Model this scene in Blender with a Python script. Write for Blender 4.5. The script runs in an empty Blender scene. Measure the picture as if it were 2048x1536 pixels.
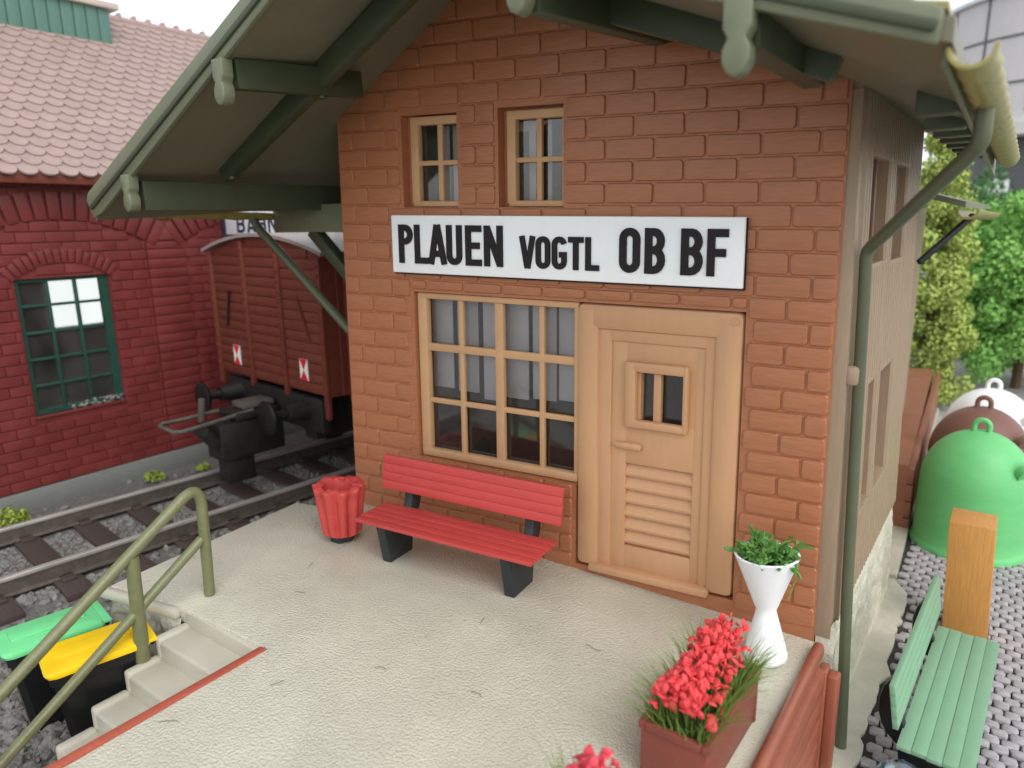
import bpy, bmesh, math, random
from mathutils import Vector, Matrix, noise
random.seed(7)
R = math.radians
scene = bpy.context.scene
col = scene.collection

# ------------------------------------------------------------------ helpers
def lin(c):
    return tuple(((v / 255) / 12.92 if v / 255 <= 0.04045 else ((v / 255 + 0.055) / 1.055) ** 2.4) for v in c)

def mat(name, rgb, rough=0.5, bump=0.0, bscale=40.0, var=0.0, vscale=6.0, spec=0.35, sss=0.0, metal=0.0,
        stretch=(1, 1, 1), fine=0.0, fscale=300.0, speck=None):
    m = bpy.data.materials.new(name); m.use_nodes = True
    nt = m.node_tree; N = nt.nodes; L = nt.links
    b = N['Principled BSDF']
    b.inputs['Roughness'].default_value = rough
    b.inputs['Specular IOR Level'].default_value = spec
    b.inputs['Metallic'].default_value = metal
    if sss > 0:
        b.inputs['Subsurface Weight'].default_value = sss
        b.inputs['Subsurface Radius'].default_value = (0.05, 0.04, 0.03)
        b.inputs['Subsurface Scale'].default_value = 1.0
    c = lin(rgb)
    tc = N.new('ShaderNodeTexCoord'); mp = N.new('ShaderNodeMapping'); mp.inputs['Scale'].default_value = stretch
    L.new(tc.outputs['Object'], mp.inputs['Vector'])
    colout = None
    if var > 0:
        n = N.new('ShaderNodeTexNoise'); n.inputs['Scale'].default_value = vscale; n.inputs['Detail'].default_value = 6
        n.inputs['Roughness'].default_value = 0.65
        L.new(mp.outputs[0], n.inputs['Vector'])
        r = N.new('ShaderNodeValToRGB')
        r.color_ramp.elements[0].position = 0.3; r.color_ramp.elements[1].position = 0.7
        r.color_ramp.elements[0].color = (*[x * (1 - var) for x in c], 1)
        r.color_ramp.elements[1].color = (*[min(1, x * (1 + var)) for x in c], 1)
        L.new(n.outputs['Fac'], r.inputs[0]); colout = r.outputs[0]
        rr = N.new('ShaderNodeMapRange'); rr.inputs['To Min'].default_value = max(0.05, rough - 0.1); rr.inputs['To Max'].default_value = min(1, rough + 0.12)
        L.new(n.outputs['Fac'], rr.inputs['Value']); L.new(rr.outputs[0], b.inputs['Roughness'])
    if speck:
        n2 = N.new('ShaderNodeTexNoise'); n2.inputs['Scale'].default_value = speck[1]; n2.inputs['Detail'].default_value = 3
        L.new(tc.outputs['Object'], n2.inputs['Vector'])
        r2 = N.new('ShaderNodeValToRGB'); r2.color_ramp.elements[0].position = speck[2]; r2.color_ramp.elements[1].position = speck[2] + 0.06
        L.new(n2.outputs['Fac'], r2.inputs[0])
        mx = N.new('ShaderNodeMix'); mx.data_type = 'RGBA'
        L.new(r2.outputs[0], mx.inputs[0])
        if colout: L.new(colout, mx.inputs[6])
        else: mx.inputs[6].default_value = (*c, 1)
        mx.inputs[7].default_value = (*lin(speck[0]), 1)
        colout = mx.outputs[2]
    if colout: L.new(colout, b.inputs['Base Color'])
    else: b.inputs['Base Color'].default_value = (*c, 1)
    last = None
    for (st, sc, det) in ((bump, bscale, 5), (fine, fscale, 2)):
        if st > 0:
            n = N.new('ShaderNodeTexNoise'); n.inputs['Scale'].default_value = sc; n.inputs['Detail'].default_value = det
            L.new(mp.outputs[0], n.inputs['Vector'])
            bp = N.new('ShaderNodeBump'); bp.inputs['Strength'].default_value = st; bp.inputs['Distance'].default_value = 0.02
            L.new(n.outputs['Fac'], bp.inputs['Height'])
            if last: L.new(last, bp.inputs['Normal'])
            last = bp.outputs['Normal']
    if last: L.new(last, b.inputs['Normal'])
    return m

class MB:
    def __init__(s): s.bm = bmesh.new()
    def _add(s, t, M):
        t.transform(M)
        me = bpy.data.meshes.new('t'); t.to_mesh(me); t.free()
        s.bm.from_mesh(me); bpy.data.meshes.remove(me)
    def box(s, c, size, bev=0.0, rot=None, seg=2):
        t = bmesh.new(); bmesh.ops.create_cube(t, size=1)
        bmesh.ops.scale(t, vec=size, verts=t.verts)
        if bev > 0:
            bmesh.ops.bevel(t, geom=list(t.edges), offset=bev, segments=seg, affect='EDGES', profile=0.5)
        M = Matrix.Translation(c)
        if rot is not None: M = M @ rot
        s._add(t, M); return s
    def bx(s, x0, x1, y0, y1, z0, z1, bev=0.0):
        return s.box(((x0 + x1) / 2, (y0 + y1) / 2, (z0 + z1) / 2), (abs(x1 - x0), abs(y1 - y0), abs(z1 - z0)), bev)
    def beam(s, a, b, w, h, bev=0.0, up=(0, 0, 1)):
        a = Vector(a); b = Vector(b); d = b - a; x = d.normalized()
        u = Vector(up); y = u.cross(x).normalized(); z = x.cross(y)
        rot = Matrix((x, y, z)).transposed().to_4x4()
        return s.box((a + b) / 2, (d.length, w, h), bev, rot)
    def tube(s, pts, r, n=12, cap=True):
        pts = [Vector(p) for p in pts]; rings = []
        prev = None
        for i, p in enumerate(pts):
            d = (pts[min(i + 1, len(pts) - 1)] - pts[max(i - 1, 0)]).normalized()
            if prev is None:
                u = d.orthogonal().normalized()
            else:
                u = (prev - d * prev.dot(d)).normalized()
            prev = u; v = d.cross(u)
            rr = r[i] if isinstance(r, (list, tuple)) else r
            rings.append([s.bm.verts.new(p + (u * math.cos(2 * math.pi * k / n) + v * math.sin(2 * math.pi * k / n)) * rr) for k in range(n)])
        for a, b in zip(rings, rings[1:]):
            for k in range(n):
                s.bm.faces.new((a[k], a[(k + 1) % n], b[(k + 1) % n], b[k]))
        if cap:
            s.bm.faces.new(rings[0][::-1]); s.bm.faces.new(rings[-1])
        return s
    def lathe(s, prof, c=(0, 0, 0), n=40, jit=0):
        c = Vector(c); rings = []
        for (r, z) in prof:
            rings.append([s.bm.verts.new(c + Vector((r * math.cos(2 * math.pi * k / n), r * math.sin(2 * math.pi * k / n), z))) for k in range(n)])
        for a, b in zip(rings, rings[1:]):
            for k in range(n):
                s.bm.faces.new((a[k], a[(k + 1) % n], b[(k + 1) % n], b[k]))
        s.bm.faces.new(rings[0][::-1]); s.bm.faces.new(rings[-1]); return s
    def quad(s, *p):
        s.bm.faces.new([s.bm.verts.new(Vector(q)) for q in p]); return s
    def prism(s, poly, d, bev=0.0):
        """poly: list of 3-D points (planar), extruded by vector d"""
        t = bmesh.new(); d = Vector(d)
        a = [t.verts.new(Vector(p)) for p in poly]; b = [t.verts.new(Vector(p) + d) for p in poly]
        n = len(a)
        t.faces.new(a); t.faces.new(b[::-1])
        for k in range(n): t.faces.new((a[k], b[k], b[(k + 1) % n], a[(k + 1) % n]))
        bmesh.ops.recalc_face_normals(t, faces=t.faces)
        if bev > 0: bmesh.ops.bevel(t, geom=list(t.edges), offset=bev, segments=2, affect='EDGES', profile=0.5)
        s._add(t, Matrix.Identity(4)); return s
    def slab(s, pts_bottom, th):
        """grid rows of bottom points -> slab of vertical thickness th"""
        nr, nc = len(pts_bottom), len(pts_bottom[0]); t = bmesh.new()
        lo = [[t.verts.new(Vector(p)) for p in row] for row in pts_bottom]
        hi = [[t.verts.new(Vector(p) + Vector((0, 0, th))) for p in row] for row in pts_bottom]
        for i in range(nr - 1):
            for j in range(nc - 1):
                t.faces.new((lo[i][j], lo[i][j + 1], lo[i + 1][j + 1], lo[i + 1][j]))
                t.faces.new((hi[i][j], hi[i + 1][j], hi[i + 1][j + 1], hi[i][j + 1]))
        for i in range(nr - 1):
            t.faces.new((lo[i][0], lo[i + 1][0], hi[i + 1][0], hi[i][0])); t.faces.new((lo[i][-1], hi[i][-1], hi[i + 1][-1], lo[i + 1][-1]))
        for j in range(nc - 1):
            t.faces.new((lo[0][j], hi[0][j], hi[0][j + 1], lo[0][j + 1])); t.faces.new((lo[-1][j], lo[-1][j + 1], hi[-1][j + 1], hi[-1][j]))
        bmesh.ops.recalc_face_normals(t, faces=t.faces)
        s._add(t, Matrix.Identity(4)); return s
    def build(s, name, material, parent=None, origin=(0, 0, 0), smooth=35, fn=None, normals=True):
        bm = s.bm
        if fn:
            for v in bm.verts: v.co = fn(v.co)
        o = Vector(origin)
        for v in bm.verts: v.co -= o
        if normals: bmesh.ops.recalc_face_normals(bm, faces=bm.faces)
        me = bpy.data.meshes.new(name); bm.to_mesh(me); bm.free()
        me.materials.append(material)
        if smooth:
            me.polygons.foreach_set('use_smooth', [True] * len(me.polygons))
            me.set_sharp_from_angle(angle=R(smooth))
        ob = bpy.data.objects.new(name, me); col.objects.link(ob)
        if parent: ob.parent = parent
        else: ob.location = o
        return ob

def tag(o, label=None, cat=None, group=None, kind=None):
    if label: o['label'] = label
    if cat: o['category'] = cat
    if group: o['group'] = group
    if kind: o['kind'] = kind
    return o
def thing(name, loc, label, cat, group=None, rz=0):
    o = bpy.data.objects.new(name, None); col.objects.link(o); o.location = loc; o.rotation_euler = (0, 0, rz)
    o.empty_display_size = 0.2
    return tag(o, label, cat, group)
def copy_tree(o, parent=None):
    c = o.copy(); col.objects.link(c)
    if parent: c.parent = parent
    for ch in list(o.children): copy_tree(ch, c)
    return c

# ------------------------------------------------------------------ materials
M = {}
M['brick'] = mat('brick_plastic', (169, 109, 74), 0.34, bump=0.16, bscale=9, var=0.12, vscale=5, stretch=(1.2, 1.2, 9), fine=0.12, fscale=60, spec=0.5)
M['beige'] = mat('beige_plastic', (198, 153, 114), 0.40, bump=0.06, bscale=6, var=0.035, vscale=3, stretch=(5, 5, 0.8), spec=0.3)
M['beige2'] = mat('beige_window_plastic', (198, 157, 116), 0.42, bump=0.05, bscale=10, var=0.06, vscale=4, spec=0.3)
M['sign'] = mat('white_sign_board', (249, 253, 253), 0.45, bump=0.05, bscale=60, var=0.02)
M['ink'] = mat('black_lettering', (34, 30, 31), 0.7, bump=0.08, bscale=120)
M['red'] = mat('red_plastic', (188, 70, 66), 0.46, bump=0.12, bscale=14, var=0.08, vscale=4, stretch=(.4, 3, 3), speck=((226, 140, 132), 60, .74))
M['black'] = mat('black_plastic', (44, 50, 51), 0.42, bump=0.08, bscale=40, var=0.12, speck=((170, 172, 170), 45, .73))
M['deck'] = mat('platform_plastic', (200, 197, 179), 0.30, bump=0.0, var=0.09, vscale=1.6, spec=0.4, speck=((150, 142, 122), 22, .71))
M['step'] = mat('step_plastic', (188, 184, 168), 0.4, bump=0.05, bscale=20, var=0.05, vscale=3)
M['olive'] = mat('olive_green_plastic', (108, 114, 90), 0.36, bump=0.06, bscale=18, var=0.10, vscale=4, stretch=(1, 1, 1), fine=0.05, fscale=90, spec=0.45)
M['roofu'] = mat('bounce_lit_olive_plastic', (116, 114, 93), 0.38, bump=0.08, bscale=10, var=0.10, vscale=2, spec=0.45)  # same olive plastic; light bounced off the platform is put into the colour
M['olived'] = mat('dark_olive_plastic', (64, 72, 52), 0.4, bump=0.06, bscale=18, var=0.10, vscale=4, spec=0.4)
M['pipe'] = mat('green_pipe_plastic', (88, 93, 70), 0.33, bump=0.05, bscale=30, var=0.06, vscale=5, spec=0.45)
M['gutter'] = mat('olive_gutter_plastic', (150, 144, 84), 0.32, bump=0.05, bscale=20, var=0.12, vscale=5, sss=0.3)
M['plank'] = mat('grey_plank_plastic', (154, 133, 110), 0.4, bump=0.15, bscale=8, var=0.08, vscale=5, stretch=(4, 4, 0.7), spec=0.4)
M['recess'] = mat('brown_recess_plastic', (116, 84, 68), 0.45, var=0.08)
M['stone'] = mat('rough_stone_plastic', (204, 202, 182), 0.5, bump=0.7, bscale=14, var=0.10, vscale=10, fine=0.4, fscale=45)
M['base'] = mat('grey_base_plate', (186, 182, 166), 0.55, bump=0.25, bscale=12, var=0.12, vscale=4)
M['fence'] = mat('brown_fence_plastic', (148, 84, 62), 0.36, bump=0.08, bscale=14, var=0.10, vscale=5, spec=0.45)
M['stripred'] = mat('red_brown_strip', (172, 88, 68), 0.5, bump=0.15, bscale=20, var=0.1)
M['shed'] = mat('dark_red_brick_plastic', (112, 48, 46), 0.42, bump=0.08, bscale=20, var=0.2, vscale=1.6, speck=((150, 100, 96), 30, .70), spec=0.35)
M['plinth'] = mat('grey_plinth', (122, 124, 119), 0.55, bump=0.1, bscale=30, var=0.06)
M['tile'] = mat('dusty_pink_roof_tile', (162, 140, 134), 0.34, bump=0.1, bscale=40, var=0.10, vscale=3, spec=0.4)
M['shedgreen'] = mat('dark_green_window_frame', (36, 70, 58), 0.45, var=0.08)
M['ventgreen'] = mat('green_vent_boards', (84, 118, 106), 0.55, bump=0.2, bscale=8, var=0.12, vscale=6, stretch=(5, 5, 0.6))
M['ventcap'] = mat('grey_cap', (188, 178, 168), 0.5, var=0.06)
M['wagon'] = mat('wagon_red_brown', (110, 56, 44), 0.45, bump=0.08, bscale=30, var=0.14, vscale=6)
M['wagonroof'] = mat('wagon_roof_grey', (150, 140, 136), 0.32, var=0.1)
M['under'] = mat('dirty_black_metal', (36, 35, 33), 0.5, bump=0.25, bscale=40, var=0.3, vscale=10)
M['weather'] = mat('weathered_grey_metal', (92, 87, 79), 0.5, bump=0.2, bscale=40, var=0.25, vscale=10)
M['white'] = mat('white_plastic', (242, 244, 243), 0.45, bump=0.03, bscale=60, var=0.02)
M['railtop'] = mat('polished_rail', (196, 192, 184), 0.36, metal=0.6, var=0.2, vscale=12, stretch=(1, .1, 1))
M['railside'] = mat('rusty_rail_side', (112, 104, 96), 0.38, metal=0.5, var=0.25, vscale=10, bump=0.15, bscale=20)
M['sleeper'] = mat('dark_brown_sleeper', (72, 61, 57), 0.6, bump=0.4, bscale=12, var=0.2, vscale=8, stretch=(1, 5, 1))
M['gravel'] = mat('grey_ballast', (122, 120, 116), 0.75, bump=0.5, bscale=20, var=0.35, vscale=9)
M['ground'] = mat('gravel_bed', (104, 101, 97), 0.85, bump=1.0, bscale=16, var=0.4, vscale=14, fine=0.8, fscale=40)
M['cobble'] = mat('grey_cobble', (166, 161, 163), 0.6, bump=0.35, bscale=18, var=0.16, vscale=9)
M['joint'] = mat('dark_cobble_joint', (62, 60, 58), 0.9, bump=0.5, bscale=40, var=0.3)
M['bgreen'] = mat('green_container_plastic', (108, 192, 120), 0.42, bump=0.05, bscale=10, var=0.05, vscale=3, stretch=(1, 1, 4))
M['bbrown'] = mat('brown_container_plastic', (122, 86, 76), 0.45, bump=0.05, bscale=10, var=0.05, stretch=(1, 1, 4))
M['benchgreen'] = mat('pale_green_plastic', (126, 166, 134), 0.5, bump=0.04, bscale=60, var=0.04)
M['blackm'] = mat('glossy_black_plastic', (26, 27, 27), 0.35, var=0.1)
M['wood'] = mat('orange_wood', (194, 140, 74), 0.5, bump=0.2, bscale=10, var=0.16, vscale=5, stretch=(9, 9, 0.7))
M['moss'] = mat('moss_green', (140, 160, 60), 0.8, var=0.3, vscale=20)
M['lidg'] = mat('light_green_lid', (112, 210, 140), 0.45, var=0.04)
M['lidy'] = mat('yellow_lid', (252, 208, 20), 0.42, var=0.04)
M['railing'] = mat('olive_railing_plastic', (112, 115, 80), 0.30, bump=0.22, bscale=30, var=0.12, vscale=10, spec=0.5)
M['box'] = mat('brown_planter_plastic', (132, 70, 58), 0.5, bump=0.06, bscale=40, var=0.06)
M['petal'] = mat('red_petals', (222, 74, 76), 0.55, var=0.16, vscale=9, sss=0.15)
M['petal2'] = mat('pinkish_red_petals', (222, 76, 90), 0.55, var=0.2, vscale=9, sss=0.15)
M['grass'] = mat('grass_fibres', (112, 140, 62), 0.6, var=0.35, vscale=7)
M['leaf'] = mat('bright_green_leaf', (86, 132, 60), 0.5, var=0.25, vscale=9)
M['soil'] = mat('dark_green_soil', (46, 58, 26), 0.9, bump=0.6, bscale=40, var=0.3)
M['thuja'] = mat('yellow_green_foliage', (164, 182, 94), 0.75, var=0.25, vscale=4)
M['bush'] = mat('mid_green_foliage', (138, 190, 98), 0.75, var=0.25, vscale=3)
M['bushd'] = mat('dark_green_foliage', (92, 134, 82), 0.8, var=0.25, vscale=3)
M['trunk'] = mat('brown_bark', (92, 72, 54), 0.9, bump=0.6, bscale=10, var=0.2)
M['tower'] = mat('grey_tower_panels', (206, 202, 203), 0.55, var=0.07, vscale=0.6)
M['towerd'] = mat('dark_grey_tower_band', (104, 106, 108), 0.55, var=0.07)
M['backfence'] = mat('brown_platform_boards', (142, 94, 72), 0.45, bump=0.1, bscale=12, var=0.12, vscale=3)
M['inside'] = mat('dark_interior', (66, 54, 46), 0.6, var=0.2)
M['curtain'] = mat('pale_paper_curtain', (196, 188, 192), 0.7, var=0.06)
M['bluegrey'] = mat('blue_plastic', (70, 140, 170), 0.5)
M['farground'] = mat('far_grey_gravel', (150, 150, 146), 0.9, bump=1.0, bscale=3, var=0.3, vscale=2.5)
M['chev_w'] = mat('white_marking', (236, 234, 228), 0.5)
M['chev_r'] = mat('red_marking', (206, 42, 44), 0.5)
M['rearsign'] = mat('white_rear_board', (236, 240, 244), 0.5)
M['navy'] = mat('dark_blue_ink', (44, 48, 70), 0.6)

# platform deck: pebbled plastic grain
def deck_bump(m):
    nt = m.node_tree; N = nt.nodes; L = nt.links; b = N['Principled BSDF']
    tc = N.new('ShaderNodeTexCoord')
    v = N.new('ShaderNodeTexVoronoi'); v.inputs['Scale'].default_value = 50; v.feature = 'SMOOTH_F1'
    v.inputs['Smoothness'].default_value = 0.6
    nz = N.new('ShaderNodeTexNoise'); nz.inputs['Scale'].default_value = 6
    mx = N.new('ShaderNodeMix'); mx.data_type = 'VECTOR'; mx.inputs[0].default_value = 0.002
    L.new(tc.outputs['Object'], nz.inputs['Vector'])
    L.new(tc.outputs['Object'], mx.inputs[4]); L.new(nz.outputs['Color'], mx.inputs[5])
    L.new(mx.outputs[1], v.inputs['Vector'])
    bp = N.new('ShaderNodeBump'); bp.inputs['Strength'].default_value = 0.6; bp.inputs['Distance'].default_value = 0.015; bp.invert = True
    L.new(v.outputs['Distance'], bp.inputs['Height'])
    n2 = N.new('ShaderNodeTexNoise'); n2.inputs['Scale'].default_value = 3.0; n2.inputs['Detail'].default_value = 4
    L.new(tc.outputs['Object'], n2.inputs['Vector'])
    b2 = N.new('ShaderNodeBump'); b2.inputs['Strength'].default_value = 0.06; b2.inputs['Distance'].default_value = 0.1
    L.new(n2.outputs['Fac'], b2.inputs['Height']); L.new(b2.outputs[0], bp.inputs['Normal'])
    L.new(bp.outputs[0], b.inputs['Normal'])
deck_bump(M['deck'])

def glass_mat(name, tint=(0.9, 0.92, 0.9), base=0.06, rough=0.03, haze=0.0):
    m = bpy.data.materials.new(name); m.use_nodes = True
    nt = m.node_tree; N = nt.nodes; L = nt.links
    for n in list(N): N.remove(n)
    out = N.new('ShaderNodeOutputMaterial'); t = N.new('ShaderNodeBsdfTransparent'); t.inputs[0].default_value = (*tint, 1)
    g = N.new('ShaderNodeBsdfGlossy'); g.inputs['Roughness'].default_value = rough
    fr = N.new('ShaderNodeFresnel'); fr.inputs['IOR'].default_value = 1.5
    nz = N.new('ShaderNodeTexNoise'); nz.inputs['Scale'].default_value = 3.0
    bp = N.new('ShaderNodeBump'); bp.inputs['Strength'].default_value = 0.05; bp.inputs['Distance'].default_value = 0.05
    L.new(nz.outputs['Fac'], bp.inputs['Height']); L.new(bp.outputs[0], g.inputs['Normal']); L.new(bp.outputs[0], fr.inputs['Normal'])
    mr = N.new('ShaderNodeMath'); mr.operation = 'ADD'; mr.inputs[1].default_value = base; mr.use_clamp = True
    L.new(fr.outputs[0], mr.inputs[0])
    mx = N.new('ShaderNodeMixShader'); L.new(mr.outputs[0], mx.inputs[0]); L.new(t.outputs[0], mx.inputs[1]); L.new(g.outputs[0], mx.inputs[2])
    if haze > 0:  # pale film in the panes imitates soft reflections and glow
        df = N.new('ShaderNodeBsdfDiffuse'); df.inputs[0].default_value = (0.62, 0.58, 0.52, 1)
        tl = N.new('ShaderNodeBsdfTranslucent'); tl.inputs[0].default_value = (0.7, 0.7, 0.7, 1)
        m0 = N.new('ShaderNodeMixShader'); L.new(df.outputs[0], m0.inputs[1]); L.new(tl.outputs[0], m0.inputs[2])
        n3 = N.new('ShaderNodeTexNoise'); n3.inputs['Scale'].default_value = 2.2; n3.inputs['Detail'].default_value = 7
        r3 = N.new('ShaderNodeMapRange'); r3.inputs['From Min'].default_value = .3; r3.inputs['From Max'].default_value = .75; r3.inputs['To Min'].default_value = haze * .35; r3.inputs['To Max'].default_value = haze * 1.5
        L.new(n3.outputs['Fac'], r3.inputs['Value'])
        m1 = N.new('ShaderNodeMixShader'); L.new(r3.outputs[0], m1.inputs[0]); L.new(mx.outputs[0], m1.inputs[1]); L.new(m0.outputs[0], m1.inputs[2]); mx = m1
    L.new(mx.outputs[0], out.inputs[0]); return m
M['glass'] = glass_mat('clear_window_film', base=0.08, rough=0.06, haze=0.06)
M['hazy'] = glass_mat('hazy_shed_glass', base=0.05, rough=0.1, haze=0.13)  # grey haze stands in for the halo round the lit panel
M['clear'] = glass_mat('clear_blue_plastic', (0.72, 0.82, 0.88), 0.16, 0.12)
def emit_mat(name, c, s):
    m = bpy.data.materials.new(name); m.use_nodes = True
    b = m.node_tree.nodes['Principled BSDF']; b.inputs['Base Color'].default_value = (*lin(c), 1)
    b.inputs['Emission Color'].default_value = (*lin(c), 1); b.inputs['Emission Strength'].default_value = s
    return m
M['lit'] = emit_mat('lit_frosted_window', (235, 240, 240), 1.9)

# ------------------------------------------------------------------ facade map
H = [1.2511429943554657, 0.025451162480411512, -0.03583168475947231, 0.07414870538400631, 1.1452128521456837, -0.18563850360262046, 0.028840099858826157, 0.008012813168295382]
def fac(s, t, d=0.0):
    """place a point of the brick facade (along, up, outward) on the slightly warped front wall"""
    w = H[6] * s + H[7] * t + 1
    return Vector(((H[0] * s + H[1] * t + H[2]) / w, -d, (H[3] * s + H[4] * t + H[5]) / w))
def fmap(v): return fac(v.x, v.z, -v.y)

# ================================================================== STATION BUILDING
YF, YB = -1.9, 3.75
def zL(x, y):      # underside, left slope
    f = min(1, max(0, (y - YF) / 1.9)); return (4.27 + 0.475 * x) * (1 - f) + (4.47 + 0.534 * x) * f
def zR(x, y):
    f = min(1, max(0, (y - YF) / 1.9)); q = (x - 2.37) / 3.73
    return (5.40 - 1.30 * q) * (1 - f) + (5.735 - 1.80 * q) * f
def under_roof(v):
    z = min(zL(v.x, v.y), zR(v.x, v.y)) if v.x < 2.37 else zR(v.x, v.y)
    return Vector((v.x, v.y, min(v.z, z + 0.05)))
def wallmap(v): return under_roof(fmap(v))
station = thing('station_building', (2.7, 1.6, -1.05),
                'small brown brick station building with beige door and windows under an olive green gabled roof', 'building')
SO = Vector(station.location)
WS1 = 4.972
openings = [(0.905, 4.28, 0.03, 2.545), (0.823, 1.482, 3.372, 4.238), (1.936, 2.610, 3.372, 4.25)]
# the wide opening is stepped: window part (0.905-2.745, bottom .825) and door part (2.745-4.28, bottom .03)
openings = [(0.905, 2.745, 0.825, 2.545), (2.745, 4.28, 0.03, 2.545)] + openings[1:]
def roof_t(s): return min(4.21 + 0.68 * s, 4.25 + 0.68 * (4.97 - s)) + 0.03

wall = MB()
xs = sorted({-0.0, WS1, 2.505, *[o[0] for o in openings], *[o[1] for o in openings]})
zs = sorted({-0.35, *[o[2] for o in openings], *[o[3] for o in openings], 4.2})
def solid(xm, zm): return not any(o[0] < xm < o[1] and o[2] < zm < o[3] for o in openings)
TH = 0.16
for i in range(len(xs) - 1):
    for j in range(len(zs) - 1):
        x0, x1, z0, z1 = xs[i], xs[i + 1], zs[j], zs[j + 1]
        xm, zm = (x0 + x1) / 2, (z0 + z1) / 2
        if zm > 4.2: continue
        if solid(xm, zm):
            for y in (0, TH): wall.quad((x0, y, z0), (x1, y, z0), (x1, y, z1), (x0, y, z1))
    x0, x1 = xs[i], xs[i + 1]
    ztop = 4.2
    # gable cells above 4.2
    segs = [4.2] + [z for z in (4.238, 4.25) if True]
    ops = [o for o in openings if o[3] > 4.2 and o[0] < (x0 + x1) / 2 < o[1]]
    zb = ops[0][3] if ops else 4.2
    for y in (0, TH): wall.quad((x0, y, zb), (x1, y, zb), (x1, y, roof_t(x1)), (x0, y, roof_t(x0)))
# replace overlapping bits: openings reveal
for k, (x0, x1, z0, z1) in enumerate(openings):
    if k != 1: wall.quad((x0, 0, z0), (x0, TH, z0), (x0, TH, z1), (x0, 0, z1))
    if k != 0: wall.quad((x1, 0, z0), (x1, TH, z0), (x1, TH, z1), (x1, 0, z1))
    wall.quad((x0, 0, z0), (x1, 0, z0), (x1, TH, z0), (x0, TH, z0)); wall.quad((x0, 0, z1), (x1, 0, z1), (x1, TH, z1), (x0, TH, z1))
wall.quad((2.745, 0, 0.03), (2.745, TH, 0.03), (2.745, TH, 0.825), (2.745, 0, 0.825))
wall.quad((0, 0, -0.35), (0, TH, -0.35), (0, TH, 4.24), (0, 0, 4.24)); wall.quad((WS1, 0, -0.35), (WS1, TH, -0.35), (WS1, TH, 4.28), (WS1, 0, 4.28))
for o_ in openings[2:]:
    wall.bx(o_[0] - .01, o_[0] + .10, .105, .15, o_[2], o_[3]); wall.bx(o_[0], o_[1], .107, .15, o_[3] - .03, o_[3] + .01)
# raised bricks
def add_brick(mb, x0, x1, z0, z1, ybase, depth, cr=0.016, jit=0.0028, axis='y', sign=-1, rng=random):
    if x1 - x0 < 0.035 or z1 - z0 < 0.04: return
    cr = min(cr, (x1 - x0) / 4, (z1 - z0) / 4)
    def ring(ins, d):
        a0, a1, b0, b1 = x0 + ins, x1 - ins, z0 + ins, z1 - ins; c = cr * (1 - 0.3 * ins / 0.02)
        return [(a0 + c, b0), (a1 - c, b0), (a1, b0 + c), (a1, b1 - c), (a1 - c, b1), (a0 + c, b1), (a0, b1 - c), (a0, b0 + c)], d
    rings = []
    jt = [(rng.uniform(-jit, jit), rng.uniform(-jit, jit)) for _ in range(8)]
    dz = rng.uniform(-0.0025, 0.0025)
    for pts, d in (ring(-0.004, -0.004), ring(0.0, depth * 0.6), ring(0.004, depth * 0.93 + dz), ring(0.011, depth + dz)):
        vs = []
        for (p, q), (ja, jb) in zip(pts, jt):
            vs.append(mb.bm.verts.new((p + ja, ybase + sign * d, q + jb) if axis == 'y' else (ybase + sign * d, p + ja, q + jb)))
        rings.append(vs)
    for a, b in zip(rings, rings[1:]):
        for k in range(8): mb.bm.faces.new((a[k], a[(k + 1) % 8], b[(k + 1) % 8], b[k]))
    mb.bm.faces.new(rings[-1])
bricks = MB(); ROW = 0.1812; PIT = 0.44; GAP = 0.021; MG = 0.05
k = -10
while True:
    z1 = 4.12 - k * ROW - GAP / 2; z0 = z1 - ROW + GAP; k += 1
    if z1 < 0.05: break
    off = 0.2 if k % 2 else 0.38           # k already advanced
    x = off - 2 * PIT
    while x < 5.0:
        a, b = x + GAP / 2, x + PIT - GAP / 2; x += PIT
        a = max(a, 0.014); b = min(b, WS1 - 0.014)
        zm = (z0 + z1) / 2
        pieces = [(a, b, z0, z1)]
        for (ox0, ox1, oz0, oz1) in openings:
            m0, m1, n0, n1 = ox0 - MG * 0.8, ox1 + MG * 0.5, oz0 - 0.012, oz1 + 0.03
            new = []
            for (p, q, u, v) in pieces:
                if v <= n0 or u >= n1 or q <= m0 or p >= m1: new.append((p, q, u, v)); continue
                if v - n1 > 0.06 and p < m1 and q > m0:
                    if m0 - p > 0.06: new.append((p, m0, u, v)); p = m0 + GAP
                    if q - m1 > 0.06: new.append((m1, q, u, v)); q = m1 - GAP
                    new.append((p, q, n1, v)); continue
                if n0 - u > 0.085: new.append((p, q, u, n0)); continue
                if m0 - p > 0.02: new.append((p, m0, u, v))
                if q - m1 > 0.02: new.append((m1, q, u, v))
            pieces = new
        for (p, q, u, v) in pieces:
            # clip by roof line
            lim = [s for s in (p, q)]
            if v > 4.15:
                lo = (v - 4.24) / 0.68; hi = 4.97 - (v - 4.28) / 0.68
                p = max(p, lo + 0.01); q = min(q, hi - 0.01)
            if q - p > 0.04: add_brick(bricks, p, q, u, v, 0.0, 0.0195)
    if k > 60: break
wall.bm.from_mesh((lambda me: (bricks.bm.to_mesh(me), me)[1])(bpy.data.meshes.new('t')))
wall.build('brick_wall', M['brick'], station, SO, smooth=24, fn=wallmap)

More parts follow.
